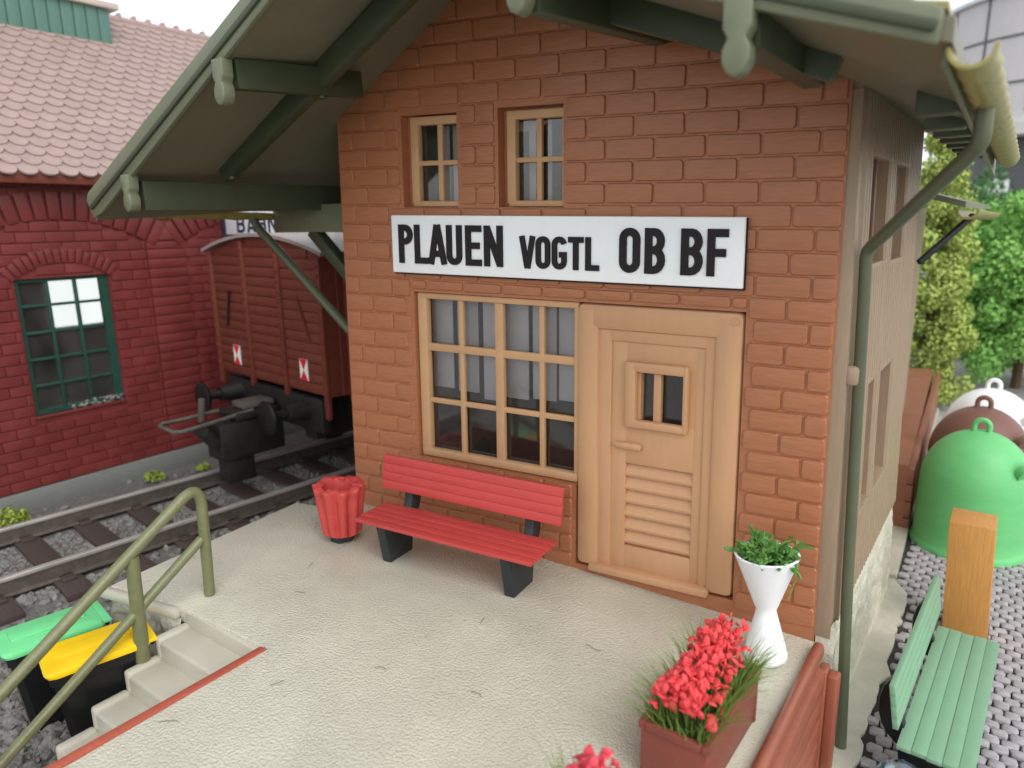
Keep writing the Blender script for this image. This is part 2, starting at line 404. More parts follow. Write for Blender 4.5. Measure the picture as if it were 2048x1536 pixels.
# big window
win = MB(); D0, D1 = -0.005, -0.10      # outer frame front, back (outward d)
def fbox(mb, s0, s1, t0, t1, dfront, dback, bev=0.01): mb.bx(s0, s1, -dfront, -dback, t0, t1, bev)
fbox(win, 0.915, 1.03, 0.835, 2.54, -0.035, -0.12, 0.02)
fbox(win, 2.70, 2.752, 0.835, 2.54, -0.037, -0.12, 0.015)
fbox(win, 0.92, 2.75, 2.475, 2.538, -0.033, -0.12, 0.015)
fbox(win, 0.92, 2.75, 0.83, 0.915, -0.03, -0.12, 0.018)
w1 = win.build('window_frame', M['beige2'], None, (0, 0, 0), smooth=40, fn=fmap)
def reparent(o, parent, origin):
    o.parent = parent
    for v in o.data.vertices: v.co -= Vector(origin)
big = MB(); 
for s0, s1 in ((1.402, 1.456), (2.318, 2.372)): fbox(big, s0, s1, 0.9, 2.485, -0.062, -0.105, 0.008)
fbox(big, 1.828, 1.925, 0.9, 2.485, -0.055, -0.11, 0.012)
fbox(big, 1.0, 2.72, 1.944, 2.024, -0.057, -0.108, 0.012)
fbox(big, 1.0, 2.72, 1.402, 1.456, -0.064, -0.104, 0.008)
g = MB(); g.quad((1.0, 0.118, 0.88), (2.74, 0.118, 0.88), (2.74, 0.118, 2.5), (1.0, 0.118, 2.5))
window = w1; window.name = 'shop_window'; reparent(window, station, SO)
tag(window, 'wide twelve pane beige window left of the door')
big.build('glazing_bar', M['beige2'], window, SO, fn=fmap, smooth=40)
g.build('pane', M['glass'], window, SO, fn=fmap, smooth=0, normals=False)
# two small upper windows
def small_window(o, fs0, fs1, mL, mR, lbl):
    f = MB()
    t1, t0 = 4.225, 3.376
    fbox(f, fs0, fs0 + 0.095, t0 + 0.03, t1, -0.045, -0.12, 0.014)
    fbox(f, fs1 - 0.035, fs1 + 0.01, t0 + 0.03, t1, -0.047, -0.12, 0.01)
    fbox(f, fs0 + 0.004, fs1, 4.145, t1, -0.043, -0.12, 0.014)
    fbox(f, fs0 + 0.02, fs1, t0, 3.436, -0.038, -0.12, 0.018)
    w = f.build('upper_window', M['beige2'], station, SO, fn=fmap, smooth=40); tag(w, lbl)
    b = MB(); fbox(b, mL, mR, 3.42, 4.16, -0.062, -0.105, 0.008); fbox(b, fs0 + 0.08, fs1 - 0.02, 3.77, 3.816, -0.06, -0.104, 0.008)
    b.build('glazing_bar', M['beige2'], w, SO, fn=fmap, smooth=40)
    g = MB(); g.quad((fs0 + .05, 0.118, 3.4), (fs1, 0.118, 3.4), (fs1, 0.118, 4.18), (fs0 + .05, 0.118, 4.18))
    g.build('pane', M['glass'], w, SO, fn=fmap, smooth=0, normals=False)
small_window(openings[2], 0.892, 1.478, 1.206, 1.262, 'left one of the two small upper windows')
small_window(openings[3], 1.996, 2.604, 2.300, 2.353, 'right one of the two small upper windows')
# interior seen through the panes
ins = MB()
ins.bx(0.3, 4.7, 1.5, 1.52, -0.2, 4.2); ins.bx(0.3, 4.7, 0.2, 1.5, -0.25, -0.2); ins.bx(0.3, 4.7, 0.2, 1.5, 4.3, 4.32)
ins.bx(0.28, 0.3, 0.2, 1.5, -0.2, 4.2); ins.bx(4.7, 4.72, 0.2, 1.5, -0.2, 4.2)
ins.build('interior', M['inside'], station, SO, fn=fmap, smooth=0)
for s0, s1 in ((1.16, 1.40), (1.47, 1.70), (1.79, 1.98), (2.02, 2.30), (2.36, 2.60), (2.64, 2.86), (2.9, 3.1)):
    yq = 0.24 + random.uniform(-.02, .02); cu = MB(); cu.bx(s0 - 0.22, s1 - 0.2, yq, yq + .01, 1.50 + random.uniform(-.05, .05), 2.6); cu.build('curtain', M['curtain'], station, SO, fn=fmap, smooth=0)
for s0, s1 in ((1.02, 1.1), (1.14, 1.24), (1.3, 1.4), (2.0, 2.07), (2.2, 2.24)): 
    cu = MB(); cu.bx(s0 + .1, s1 + .1, 0.26, 0.27, 3.3, 4.15); cu.build('curtain', M['curtain'], station, SO, fn=fmap, smooth=0)

# door
dr = MB()
fbox(dr, 2.752, 2.975, 0.04, 2.54, 0.014, -0.12, 0.06); fbox(dr, 4.022, 4.272, 0.04, 2.54, 0.014, -0.12, 0.06)
fbox(dr, 2.79, 4.23, 2.305, 2.539, 0.0125, -0.12, 0.055)
fbox(dr, 2.95, 3.085, 0.05, 2.32, -0.028, -0.13, 0.012); fbox(dr, 3.945, 4.045, 0.05, 2.32, -0.028, -0.13, 0.012)
fbox(dr, 2.96, 4.04, 2.212, 2.322, -0.029, -0.13, 0.012)
door = dr.build('door', M['beige'], station, SO, fn=fmap, smooth=40); tag(door, 'beige plastic door with a small two pane window and louvres')
lf = MB()                                                    # leaf with window hole and louvre recess
LF, LB = -0.05, -0.13
fbox(lf, 3.07, 3.225, 0.06, 2.23, LF, LB, 0.003); fbox(lf, 3.86, 3.96, 0.06, 2.23, LF, LB, 0.003)
fbox(lf, 3.2, 3.88, 2.0, 2.23, LF - .001, LB, 0.003); fbox(lf, 3.2, 3.88, 1.10, 1.5, LF - .001, LB, 0.003); fbox(lf, 3.2, 3.88, 0.06, 0.30, LF - .001, LB, 0.003)
fbox(lf, 3.2, 3.36, 1.45, 2.05, LF - .0015, LB, 0.0); fbox(lf, 3.75, 3.88, 1.45, 2.05, LF - .0015, LB, 0.0)
fbox(lf, 3.2, 3.9, 0.28, 1.11, -0.1, LB, 0.0)
for q in range(6):                                           # louvre slats
    t0 = 0.315 + q * 0.13
    lf.prism([(3.225, 0.098, t0), (3.225, 0.056, t0 + 0.015), (3.225, 0.052, t0 + 0.035), (3.225, 0.098, t0 + 0.115)], (0.642, 0, 0))
leaf = lf.build('leaf', M['beige'], door, SO, fn=fmap, smooth=30)
wf = MB()
fbox(wf, 3.225, 3.335, 1.448, 2.048, 0.01, -0.06, 0.025); fbox(wf, 3.765, 3.814, 1.448, 2.048, 0.01, -0.06, 0.018)
fbox(wf, 3.235, 3.81, 1.955, 2.048, 0.009, -0.06, 0.025); fbox(wf, 3.235, 3.81, 1.448, 1.525, 0.009, -0.06, 0.022)
fbox(wf, 3.482, 3.553, 1.5, 1.98, -0.04, -0.1, 0.01)
wf.build('window_surround', M['beige'], door, SO, fn=fmap, smooth=40)
g = MB(); g.quad((3.3, 0.11, 1.48), (3.8, 0.11, 1.48), (3.8, 0.11, 2.0), (3.3, 0.11, 2.0)); g.build('pane', M['glass'], door, SO, fn=fmap, smooth=0, normals=False)
h = MB(); fbox(h, 3.122, 3.388, 1.238, 1.302, 0.0, -0.055, 0.025); h.build('handle', M['beige'], door, SO, fn=fmap, smooth=40)
h = MB(); fbox(h, 2.905, 4.06, 0.012, 0.085, 0.05, -0.1, 0.015); h.build('threshold', M['beige'], door, SO, fn=fmap, smooth=40)
h = MB(); h.tube([(4.2, -0.019, 2.46), (4.2, -0.005, 2.46)], 0.034, 16); h.build('mould_mark', M['beige'], door, SO, fn=fmap, smooth=40)
# pier filler brick column between window and door bottom
# grey plank side wall
def xo(z): return 5.53 - 0.027 * z
def sidefn(v): return under_roof(Vector((v.x + xo(v.z) - 5.53, v.y, v.z)))
sw = MB()
sops = [(0.50, 1.35, 3.02, 3.83), (1.63, 2.39, 3.0, 3.83), (0.87, 1.30, 0.86, 2.0), (1.55, 2.26, 0.86, 2.0)]
Y0, Y1 = 0.03, 3.3
ys = [Y0, 0.16] + [0.16 + q * 0.104 for q in range(1, 30)] + [Y1]
def yspans(y0, y1):
    zz = [(0.14, 4.6)]
    for (a, b, c, d) in sops:
        if a < (y0 + y1) / 2 < b:
            nz = []
            for (p, q) in zz:
                if d <= p or c >= q: nz.append((p, q)); continue
                if c > p: nz.append((p, c))
                if d < q: nz.append((d, q))
            zz = nz
    return zz
for a, b in zip(ys, ys[1:]):
    for (p, q) in yspans(a, b):
        n = max(1, int((q - p) / 1.2))
        for r_ in range(n):
            sw.box((5.53 - 0.05, (a + b) / 2, p + (q - p) * (r_ + .5) / n), (0.1, b - a + (0 if a == Y0 else -0.002), (q - p) / n), 0.0)
    if a > 0.1:
        for (p, q) in yspans(a, b):
            sw.prism([(5.53, a + 0.012, p), (5.556, a + 0.03, p), (5.556, b - 0.03, p), (5.53, b - 0.012, p)], (0, 0, q - p))
sw.bx(5.40, 5.43, 0.17, 3.3, 0.14, 4.6)
sw.bx(5.39, 5.532, 0.012, 0.029, 0.05, 4.25, 0.005)
for q in ((0.3, 5.4), (3.28, 5.4)): pass
side = sw.build('plank_side_wall', M['plank'], station, SO, smooth=30, fn=sidefn)
for (a, b, c, d) in sops:
    rc = MB(); rc.bx(5.43, 5.437, a - .02, b + .02, c - .02, d + .02)
    m_ = (a + b) / 2
    if c > 2.5: rc.bx(5.436, 5.50, m_ - .03, m_ + .03, c - .01, d + .01, 0.008)
    w_ = rc.build('blind_window', M['recess'], station, SO, fn=sidefn)
    tr = MB(); tr.bx(5.45, 5.555, a - .03, b + .03, c - .05, c - .002, 0.01); tr.build('window_sill', M['plank'], w_, SO, fn=sidefn)
    tr = MB(); tr.bx(5.45, 5.552, a - .03, b + .03, d + .002, d + .04, 0.01); tr.build('window_head', M['plank'], w_, SO, fn=sidefn)
# rear + left walls (closing the body)
bw = MB(); bw.bx(0.02, 0.1, TH, 3.3, -1.05, 4.5); bw.bx(0.1, 5.4, 3.2, 3.3, -1.05, 4.3)
bw.prism([(0.02, 3.21, 4.3), (5.4, 3.21, 4.3), (2.5, 3.21, 5.75)], (0, 0.08, 0))
bw.build('rear_wall', M['brick'], station, SO, smooth=30)
# stone foundation
fd = MB()
def rough_grid(mb, P00, P10, P01, nx, ny, amp, scale, nrm):
    P00, P10, P01, nrm = Vector(P00), Vector(P10), Vector(P01), Vector(nrm); vs = []
    for j in range(ny + 1):
        row = []
        for i in range(nx + 1):
            p = P00 + (P10 - P00) * i / nx + (P01 - P00) * j / ny
            d = noise.noise(p * scale) * amp + noise.noise(p * scale * 2.7) * amp * 0.5
            row.append(mb.bm.verts.new(p + nrm * d))
        vs.append(row)
    for j in range(ny):
        for i in range(nx): mb.bm.faces.new((vs[j][i], vs[j][i + 1], vs[j + 1][i + 1], vs[j + 1][i]))
rough_grid(fd, (5.57, 0.02, -1.05), (5.57, 3.3, -1.05), (5.535, 0.02, 0.16), 90, 36, 0.022, 7, (1, 0, 0))
rough_grid(fd, (5.42, 0.02, -1.05), (5.57, 0.02, -1.05), (5.42, 0.02, 0.16), 6, 36, 0.01, 7, (0, -1, 0))
fd.bx(5.3, 5.53, 0.03, 3.29, 0.10, 0.14)
fd.bx(5.3, 5.5, 0.1, 3.29, -1.05, 0.1); fd.bx(0.1, 5.3, 0.4, 3.2, -1.05, -0.3)
fd.build('stone_foundation', M['stone'], station, SO, smooth=60, normals=False)

# roof ------------------------------------------------------------
roof = MB()
XL, XRr = -1.68, 6.1
yst = [YF, -1.5, -1.0, -0.5, 0.0, 1.2, 2.4, YB]
roof.slab([[(XL + (2.37 - XL) * i / 6, y, zL(XL + (2.37 - XL) * i / 6, y)) for i in range(7)] for y in yst], 0.10)
roof.slab([[(2.37 + (XRr - 2.37) * i / 6, y, zR(2.37 + (XRr - 2.37) * i / 6, y)) for i in range(7)] for y in yst], 0.10)
rf = roof.build('roof', M['roofu'], station, SO, smooth=30)
# roof covering (tile courses on top)
rt = MB()
for q in range(22):
    for side_ in (0, 1):
        f0, f1 = q / 22, (q + 1) / 22
        rows = []
        for y in yst:
            if side_ == 0: xa, xb = 2.37 + (XL - 2.37) * f0, 2.37 + (XL - 2.37) * f1 - 0.03; rows.append([(xa, y, zL(xa, y) + 0.105), (xb, y, zL(xb, y) + 0.125)])
            else: xa, xb = 2.37 + (XRr - 2.37) * f0, 2.37 + min(XRr - 2.40, (XRr - 2.37) * f1); rows.append([(xa, y, zR(xa, y) + 0.105), (xb, y, zR(xb, y) + 0.125)])
        rt.slab(rows, 0.03)
rt.build('tile_course', M['gutter'], rf, SO, smooth=30)
# bargeboards
def barge(pts_top, pts_bot, y0, th):
    mb = MB(); poly = [(x, y0, z) for x, z in pts_top] + [(x, y0, z) for x, z in reversed(pts_bot)]
    mb.prism(poly, (0, th, 0), 0.02); return mb
b1 = barge([(-1.72, 3.68), (-1.66, 3.76), (1.33, 5.13), (2.37, 5.63)], [(-1.60, 3.49), (-1.41, 3.55), (1.66, 5.04), (2.37, 5.385)], YF - 0.06, 0.06)
b1.build('bargeboard', M['olive'], station, SO, smooth=40)
b1 = barge([(2.372, 5.63), (5.62, 4.40), (6.06, 4.24)], [(2.372, 5.385), (4.98, 4.455), (6.05, 4.085)], YF - 0.06, 0.06)
b1.build('bargeboard', M['olive'], station, SO, smooth=40)
b2 = MB(); b2.beam((-1.6, YF - 0.028, 3.60), (2.3, YF - 0.028, 5.43), 0.11, 0.05, 0.01); b2.beam((2.45, YF - 0.028, 5.43), (6.04, YF - 0.028, 4.16), 0.11, 0.05, 0.01)
b2.build('barge_moulding', M['olived'], station, SO)
# purlins / rafters on the underside
def rib(name, a, b, w, h):
    mb = MB(); mb.beam(a, b, w, h, 0.012); return mb.build(name, M['olived'], station, SO)
rib('purlin', (0.93, -1.84, 4.62), (0.93, -0.45, 4.72), 0.12, 0.24)
rib('purlin', (-0.8, -1.84, 3.70), (-0.8, 2.9, 3.74), 0.13, 0.29)
rib('purlin', (3.91, -1.84, 4.72), (3.91, -0.03, 4.86), 0.13, 0.26)
rib('purlin', (5.2, -1.84, 4.33), (5.2, -0.45, 4.33), 0.14, 0.24)
rib('ridge_beam', (2.37, -1.84, 5.43), (2.37, -0.03, 5.6), 0.14, 0.25)
rib('rafter', (-0.74, -0.92, 3.95), (2.3, -0.92, 5.36), 0.13, 0.20)
rib('rafter', (2.44, -0.92, 5.38), (5.45, -0.92, 4.26), 0.13, 0.22)
for (x, y, z) in ((0.93, -0.92, 4.54), (-0.62, -0.92, 3.885), (-1.15, -0.9, 3.80)):
    mk = MB(); mk.tube([(x, y, z), (x, y, z + 0.03)], 0.05, 16); mk.build('mould_mark', M['olived'], station, SO)
# finials
def finial(x, zt, zb):
    mb = MB(); H_ = zt - zb; w = 0.071
    prof = [(-w, H_), (-w, H_ * 0.62), (-w * 0.62, H_ * 0.5), (-w * 0.98, H_ * 0.36), (-w * 0.98, H_ * 0.2), (-w * 0.6, H_ * 0.06), (0, 0)]
    pts = [(p, q) for p, q in prof] + [(-p, q) for p, q in reversed(prof[:-1])]
    mb.prism([(x + p, YF - 0.09, zb + q) for p, q in pts], (0, 0.11, 0), 0.01)
    mb.build('finial', M['olive'], station, SO, smooth=50)
finial(-0.80, 3.90, 3.54); finial(0.93, 4.72, 4.36); finial(3.91, 4.92, 4.55); finial(5.2, 4.42, 4.06)
# gutters
def gutter(mb, a, b, r, ribs=0):
    a, b = Vector(a), Vector(b); n = 14; d = (b - a); x = Vector((1, 0, 0)); rows = []
    stations = 2 if not ribs else ribs * 4
    for i in range(stations):
        f = i / (stations - 1); rr = r * (1.0 if not ribs or i % 4 not in (0, 1) else 1.1)
        ring = []
        for k in range(n + 1):
            t = math.pi + math.pi * k / n; ring.append(a + d * f + Vector((math.cos(t) * rr, 0, math.sin(t) * rr)))
        for k in range(n, -1, -1):
            t = math.pi + math.pi * k / n; ring.append(a + d * f + Vector((math.cos(t) * rr * .82, 0, math.sin(t) * rr * .82)))
        rows.append([mb.bm.verts.new(p) for p in ring])
    L_ = len(rows[0])
    for p, q in zip(rows, rows[1:]):
        for k in range(L_): mb.bm.faces.new((p[k], p[(k + 1) % L_], q[(k + 1) % L_], q[k]))
    for rw in (rows[0], rows[-1]):
        for k in range(n): mb.bm.faces.new((rw[k], rw[k + 1], rw[L_ - 2 - k], rw[L_ - 1 - k]))
gt = MB(); gutter(gt, (6.17, -1.86, 4.09), (6.20, 3.3, 3.93), 0.088, 16)
gtr = gt.build('gutter', M['gutter'], station, SO, smooth=45)
gt = MB(); gutter(gt, (-1.78, -1.82, 3.60), (-1.82, 0.42, 3.55), 0.09, 7); gt.build('gutter', M['gutter'], station, SO, smooth=45)
for q in range(8):
    y = -0.55 + q * 0.5; z = zR(5.95, y)
    eb = MB(); eb.bx(5.82, 6.05, y - 0.08, y + 0.08, z - 0.085, z + 0.06, 0.01); eb.build('rafter_end', M['olived'], station, SO)
fb = MB(); fb.beam((6.07, -1.8, 4.12), (6.07, 3.6, 3.88), 0.03, 0.2, 0.005); fb.build('eaves_board', M['olive'], station, SO)
# downpipes
dp = MB(); dp.tube([(6.17, -0.62, 3.97), (6.172, -0.615, 3.83), (6.166, -0.609, 3.79), (6.145, -0.588, 3.755), (5.545, 0.065, 3.175), (5.522, 0.09, 3.145), (5.515, 0.10, 3.10), (5.60, 0.12, 0.6), (5.67, 0.17, -1.05)], [.048, .048, .048, .047, .044, .043, .043, .043, .045], 20)
dp.build('downpipe', M['pipe'], station, SO, smooth=60)
cl = MB(); cl.bx(5.44, 5.55, 0.03, 0.12, 2.15, 2.3, 0.03); cl.build('pipe_clip', M['plank'], station, SO)
dp = MB(); dp.tube([(-1.80, 0.12, 3.56), (-1.80, 0.13, 3.44), (-1.74, 0.16, 3.33), (-0.30, 0.30, 2.10), (0.05, 0.33, 1.85)], 0.056, 14)
dp.build('downpipe', M['pipe'], station, SO, smooth=60)
st = MB(); st.bx(-1.72, 0.05, 0.36, 0.5, 3.30, 3.64, 0.012); st.build('eaves_beam', M['olive'], station, SO)
st = MB(); st.beam((-1.02, 0.45, 3.32), (0.02, 0.45, 2.42), 0.15, 0.15, 0.012); st.build('eaves_strut', M['olived'], station, SO)

# rear canopy (lean-to behind the building)
cn = MB()
cn.slab([[(5.2, y, 3.66), (5.88, y, 3.46)] for y in (3.32, 6, 8.6)], 0.06); can = cn.build('canopy', M['olive'], station, SO)
gt = MB(); gutter(gt, (5.90, 3.42, 3.44), (5.94, 8.4, 3.40), 0.095, 16); gt.build('canopy_gutter', M['gutter'], can, SO, smooth=45)
ct = MB(); ct.beam((5.45, 3.9, 2.85), (5.9, 4.4, 3.38), 0.06, 0.06, 0.008); ct.build('canopy_strut', M['under'], can, SO)
rw = MB(); rw.bx(-0.9, 5.0, 3.35, 8.4, -1.05, 3.5); rw.build('unseen_shade_annex', M['plank'], station, SO, smooth=0)  # unseen annex, extended left to shut light out of the wagon gap

# ================================================================== STATION SIGN
sg = thing('station_sign', fac(2.5, 2.73, 0.03), 'long white name board with raised black letters above the door and window', 'sign')
so = Vector(sg.location)
sb = MB(); fbox(sb, 0.722, 4.266, 2.737, 3.297, 0.085, 0.022, 0.012); board = sb.build('board', M['sign'], sg, so, fn=fmap, smooth=30)
bk = MB(); fbox(bk, 0.726, 4.27, 2.722, 3.29, 0.06, 0.012, 0.004); bk.build('shadow_backing', M['ink'], sg, so, fn=fmap, smooth=30)  # black sheet set lower than the board, imitating its shadow line
def arc(cx, cz, rx, rz, a0, a1, n=10):
    return [(cx + rx * math.cos(R(a0 + (a1 - a0) * i / n)), cz + rz * math.sin(R(a0 + (a1 - a0) * i / n))) for i in range(n + 1)]
def glyph(ch, w, h, s):
    """stroke centre lines of a narrow road-sign letter in a w x h cell"""
    e = s / 2; W = w - e; T = h - e; rx = (w - s) / 2; cx = w / 2
    if ch == 'P': return [[(e, 0), (e, h)], [(e, T)] + [(W - .4 * w, T)] + arc(W - .4 * w, h * .74, .4 * w, T - h * .74, 90, -90) + [(e, 2 * h * .74 - T)]]
    if ch == 'L': return [[(e, h), (e, e), (w, e)]]
    if ch == 'A': return [[(e * .8, 0), (cx - e * .12, h)], [(w - e * .8, 0), (cx + e * .12, h)], [(w * .22, h * .27), (w * .78, h * .27)]]
    if ch == 'U': return [[(e, h), (e, rx + e)] + arc(cx, rx + e, rx, rx, 180, 360) + [(W, h)]]
    if ch == 'E': return [[(w, T), (e, T), (e, e), (w, e)], [(e, h * .5), (w * .88, h * .5)]]
    if ch == 'N': return [[(e, 0), (e, h)], [(e * 1.0, h * .97), (W, h * .03)], [(W, 0), (W, h)]]
    if ch == 'V': return [[(e * .7, h), (cx - e * .1, 0)], [(w - e * .7, h), (cx + e * .1, 0)]]
    if ch == 'O':
        p = arc(cx, T - rx, rx, rx, 0, 180) + arc(cx, e + rx, rx, rx, 180, 360); return [p + [p[0]]]
    if ch == 'G': return [arc(cx, T - rx, rx, rx, 10, 180) + arc(cx, e + rx, rx, rx, 180, 360) + [(W, h * .45), (cx, h * .45)]]
    if ch == 'T': return [[(0, T), (w, T)], [(cx, h), (cx, 0)]]
    if ch == 'B':
        return [[(e, 0), (e, h)], [(e, T)] + arc(W - .36 * w, (T + h * .52) / 2, .33 * w, (T - h * .52) / 2, 88, -88, 8) + [(e, h * .52)],
                [(e, h * .52)] + arc(W - .36 * w, (e + h * .52) / 2, .36 * w, (h * .52 - e) / 2, 88, -88, 8) + [(e, e)]]
    if ch == 'F': return [[(e, 0), (e, T), (w, T)], [(e, h * .5), (w * .9, h * .5)]]
    if ch == 'H': return [[(e, 0), (e, h)], [(W, 0), (W, h)], [(e, h * .52), (W, h * .52)]]
    if ch == 'R': return [[(e, 0), (e, h)], [(e, T), (W - .4 * w, T)] + arc(W - .4 * w, h * .74, .4 * w, T - h * .74, 90, -90) + [(e, 2 * h * .74 - T)], [(w * .5, h * .48), (W, 0)]]
    if ch == 'I': return [[(w / 2, 0), (w / 2, h)]]
def stroke(mb, pts, s, d0, d1):
    """flat ribbon of width s along pts (x,z), extruded from -d0 to -d1 in y"""
    P = []
    for p in pts:
        q = Vector((p[0], 0, p[1]))
        if not P or (q - P[-1]).length > 1e-4: P.append(q)
    closed = len(P) > 3 and (P[0] - P[-1]).length < 1e-4
    if closed: P.pop()
    Ls, Rs = [], []; NP = len(P)
    for i, p in enumerate(P):
        a = (P[i] - P[i - 1]).normalized() if (i > 0 or closed) else None; b = (P[(i + 1) % NP] - P[i]).normalized() if (i < NP - 1 or closed) else None
        if a is None: a = b
        if b is None: b = a
        n1 = Vector((-a.z, 0, a.x)); n2 = Vector((-b.z, 0, b.x)); m = (n1 + n2)
        if m.length < 1e-4: m = n1
        m.normalize(); k = min(1.6, 1 / max(0.4, m.dot(n1)))
        Ls.append(p + m * s / 2 * k); Rs.append(p - m * s / 2 * k)
    def v(p, d): return mb.bm.verts.new((p.x, -d, p.z))
    rows = [(v(l, d0), v(l, d1), v(r, d1), v(r, d0)) for l, r in zip(Ls, Rs)]
    for a, b in zip(rows, rows[1:] + (rows[:1] if closed else [])):
        for k in range(4): mb.bm.faces.new((a[k], b[k], b[(k + 1) % 4], a[(k + 1) % 4]))
    if not closed: mb.bm.faces.new(rows[0]); mb.bm.faces.new(rows[-1][::-1])
def letter(mb, ch, s0, s1, t0, t1, sw_, d0, d1):
    for i, st_ in enumerate(glyph(ch, s1 - s0, t1 - t0, sw_)):
        stroke(mb, [(s0 + p, t0 + q) for p, q in st_], sw_, d0, d1 + i * 0.0012)
for word, cells, t0, t1, sw_ in (('PLAUEN', [(.822, .993), (1.018, 1.180), (1.188, 1.394), (1.402, 1.578), (1.622, 1.800), (1.832, 2.034)], 2.833, 3.208, 0.060),
                                 ('VOGTL', [(2.223, 2.372), (2.386, 2.532), (2.552, 2.698), (2.716, 2.862), (2.884, 3.014)], 2.832, 3.120, 0.050),
                                 ('OBBF', [(3.205, 3.392), (3.436, 3.614), (3.752, 3.936), (3.972, 4.143)], 2.828, 3.204, 0.064)):
    for ch, (a, b) in zip(word, cells):
        lb = MB(); letter(lb, ch, a, b, t0, t1, sw_, 0.083, 0.104); lb.build('letter', M['ink'], sg, so, fn=fmap, smooth=30)

# ================================================================== PLATFORM
plat = thing('station_platform', (2.5, -2.2, -1.05), 'pale grey pebbled platform with stone edge and steps in front of the station', 'platform')
PO = Vector(plat.location)
dk = MB()
def zone(x0, x1, y0, y1, z=0.0, nb=None):
    dk.bx(x0, x1, y0, y1, -0.16, z)
# deck pieces butt together round the stair well (x .58-1.76, y < -2.63)
dk.prism([(-0.63, -0.47, -0.16), (-0.42, -2.84, -0.16), (0.56, -2.66, -0.16), (1.76, -2.61, -0.16), (1.79, -4.95, -0.16), (5.43, -4.95, -0.16), (5.43, 0.01, -0.16), (0.0, 0.01, -0.16), (0.0, -0.3, -0.16)], (0, 0, 0.16), 0.018)
deck = dk.build('deck', M['deck'], plat, PO, smooth=30)
ew = MB()
rough_grid(ew, (-0.42, -2.86, -1.05), (0.56, -2.68, -1.05), (-0.42, -2.86, -0.10), 40, 34, 0.05, 5, (0, -1, 0))
rough_grid(ew, (-0.62, -0.5, -1.05), (-0.41, -2.84, -1.05), (-0.62, -0.5, -0.10), 60, 30, 0.03, 5, (-1, 0, 0))
ew.build('stone_edge', M['stone'], plat, PO, smooth=60)
lip = MB(); lip.beam((-0.50, -2.90, -0.05), (0.55, -2.69, -0.05), 0.09, 0.1, 0.03); lip.build('edge_kerb', M['step'], plat, PO)
for q in range(6):
    z = -0.172 * (q + 1); y1 = -2.63 - 0.295 * q; y0 = y1 - 0.31
    s_ = MB(); s_.bx(0.62, 1.70, y0 + 0.0, y1 + 0.02, -1.05, z, 0.03)
    s_.bx(0.56, 0.66, y0 - 0.005, y1 - 0.01, -1.05, z + 0.03, 0.03)
    s_.build('step', M['step'], plat, PO, smooth=50)
rs = MB(); rs.bx(0.58, 1.70, -2.66, -2.6, -0.3, -0.03, 0.02); rs.build('top_riser', M['step'], plat, PO)
ck = MB(); ck.bx(1.69, 1.775, -4.95, -2.62, -1.05, 0.012, 0.02); ck.build('stair_cheek', M['stripred'], plat, PO)
for (x, y, a, n) in ((1.9, -3.6, .5, 6), (3.0, -1.35, 2.0, 5), (2.2, -2.9, .9, 5), (2.5, -3.9, 1.4, 6), (1.2, -1.9, .2, 5), (3.6, -2.1, 2.6, 5), (0.9, -1.5, 1.9, 4), (2.7, -2.3, 1.2, 5), (3.9, -1.1, .1, 7)):
    pts = [(x, y, 0.012)]
    for _ in range(n): a += random.uniform(-.5, .5); x += .022 * math.cos(a); y += .022 * math.sin(a); pts.append((x, y, 0.012))
    cr = MB(); cr.tube(pts, 0.002, 5); cr.build('stray_fibre', M['weather'], plat, PO)

# brown side fence of the platform
fn = thing('platform_fence', (5.5, -2.4, -1.05), 'brown plastic plank fence with end post along the right platform edge', 'fence')
FO = Vector(fn.location)
fp = MB()
for q in range(5):
    z1 = -0.03 - q * 0.21
    fp.bx(5.44, 5.575, -4.95, -0.25, z1 - 0.206, z1, 0.055)
fp.bx(5.435, 5.47, -4.95, -0.16, -1.05, -0.05)
fp.build('plank_panel', M['fence'], fn, FO, smooth=45)
fp = MB(); fp.bx(5.435, 5.525, -4.95, -0.10, -0.04, 0.085, 0.04); fp.build('top_rail', M['fence'], fn, FO, smooth=50)
fp = MB(); fp.bx(5.50, 5.575, -0.24, -0.09, -1.05, -0.09, 0.02); fp.bx(5.57, 5.66, -0.22, -0.10, -1.05, -0.125, 0.02); fp.build('end_post', M['fence'], fn, FO, smooth=45)

# green tube railing on the stairs
ra = thing('stair_railing', (0.56, -2.4, 0), 'olive green tube handrail with rounded top on the left of the steps', 'railing')
RO = Vector(ra.location)
def bend(p0, p1, p2, n=8):
    p0, p1, p2 = Vector(p0), Vector(p1), Vector(p2)
    return [(p0 * (1 - t) ** 2 + p1 * 2 * t * (1 - t) + p2 * t * t) for t in [i / n for i in range(n + 1)]]
X = 0.565
top = [(X, -2.385, 0.02), (X, -2.37, 0.45)] + bend((X, -2.36, 0.84), (X, -2.34, 1.14), (X, -2.55, 1.005), 10) + [(X, -3.2, 0.58), (X, -4.12, -0.03), (X, -4.5, -0.28)]
t = MB(); t.tube(top, 0.050, 16); t.build('handrail', M['railing'], ra, RO, smooth=70)
t = MB(); t.tube([(X, -2.385, 0.0), (X, -2.385, 0.06)], [0.044, 0.051], 14); t.build('foot', M['railing'], ra, RO, smooth=50)
t = MB(); t.tube([(X, -2.40, 0.575), (X, -3.02, 0.175)], 0.044, 14); t.tube([(X, -3.02, 0.175), (X, -3.06, 0.145), (X, -4.22, -0.60), (X, -4.5, -0.78)], 0.044, 14); t.build('middle_rail', M['railing'], ra, RO, smooth=70)
t = MB(); t.tube([(X, -3.03, 0.66), (X, -3.06, -0.32)], [0.055, 0.062], 14); t.build('post', M['railing'], ra, RO, smooth=70)
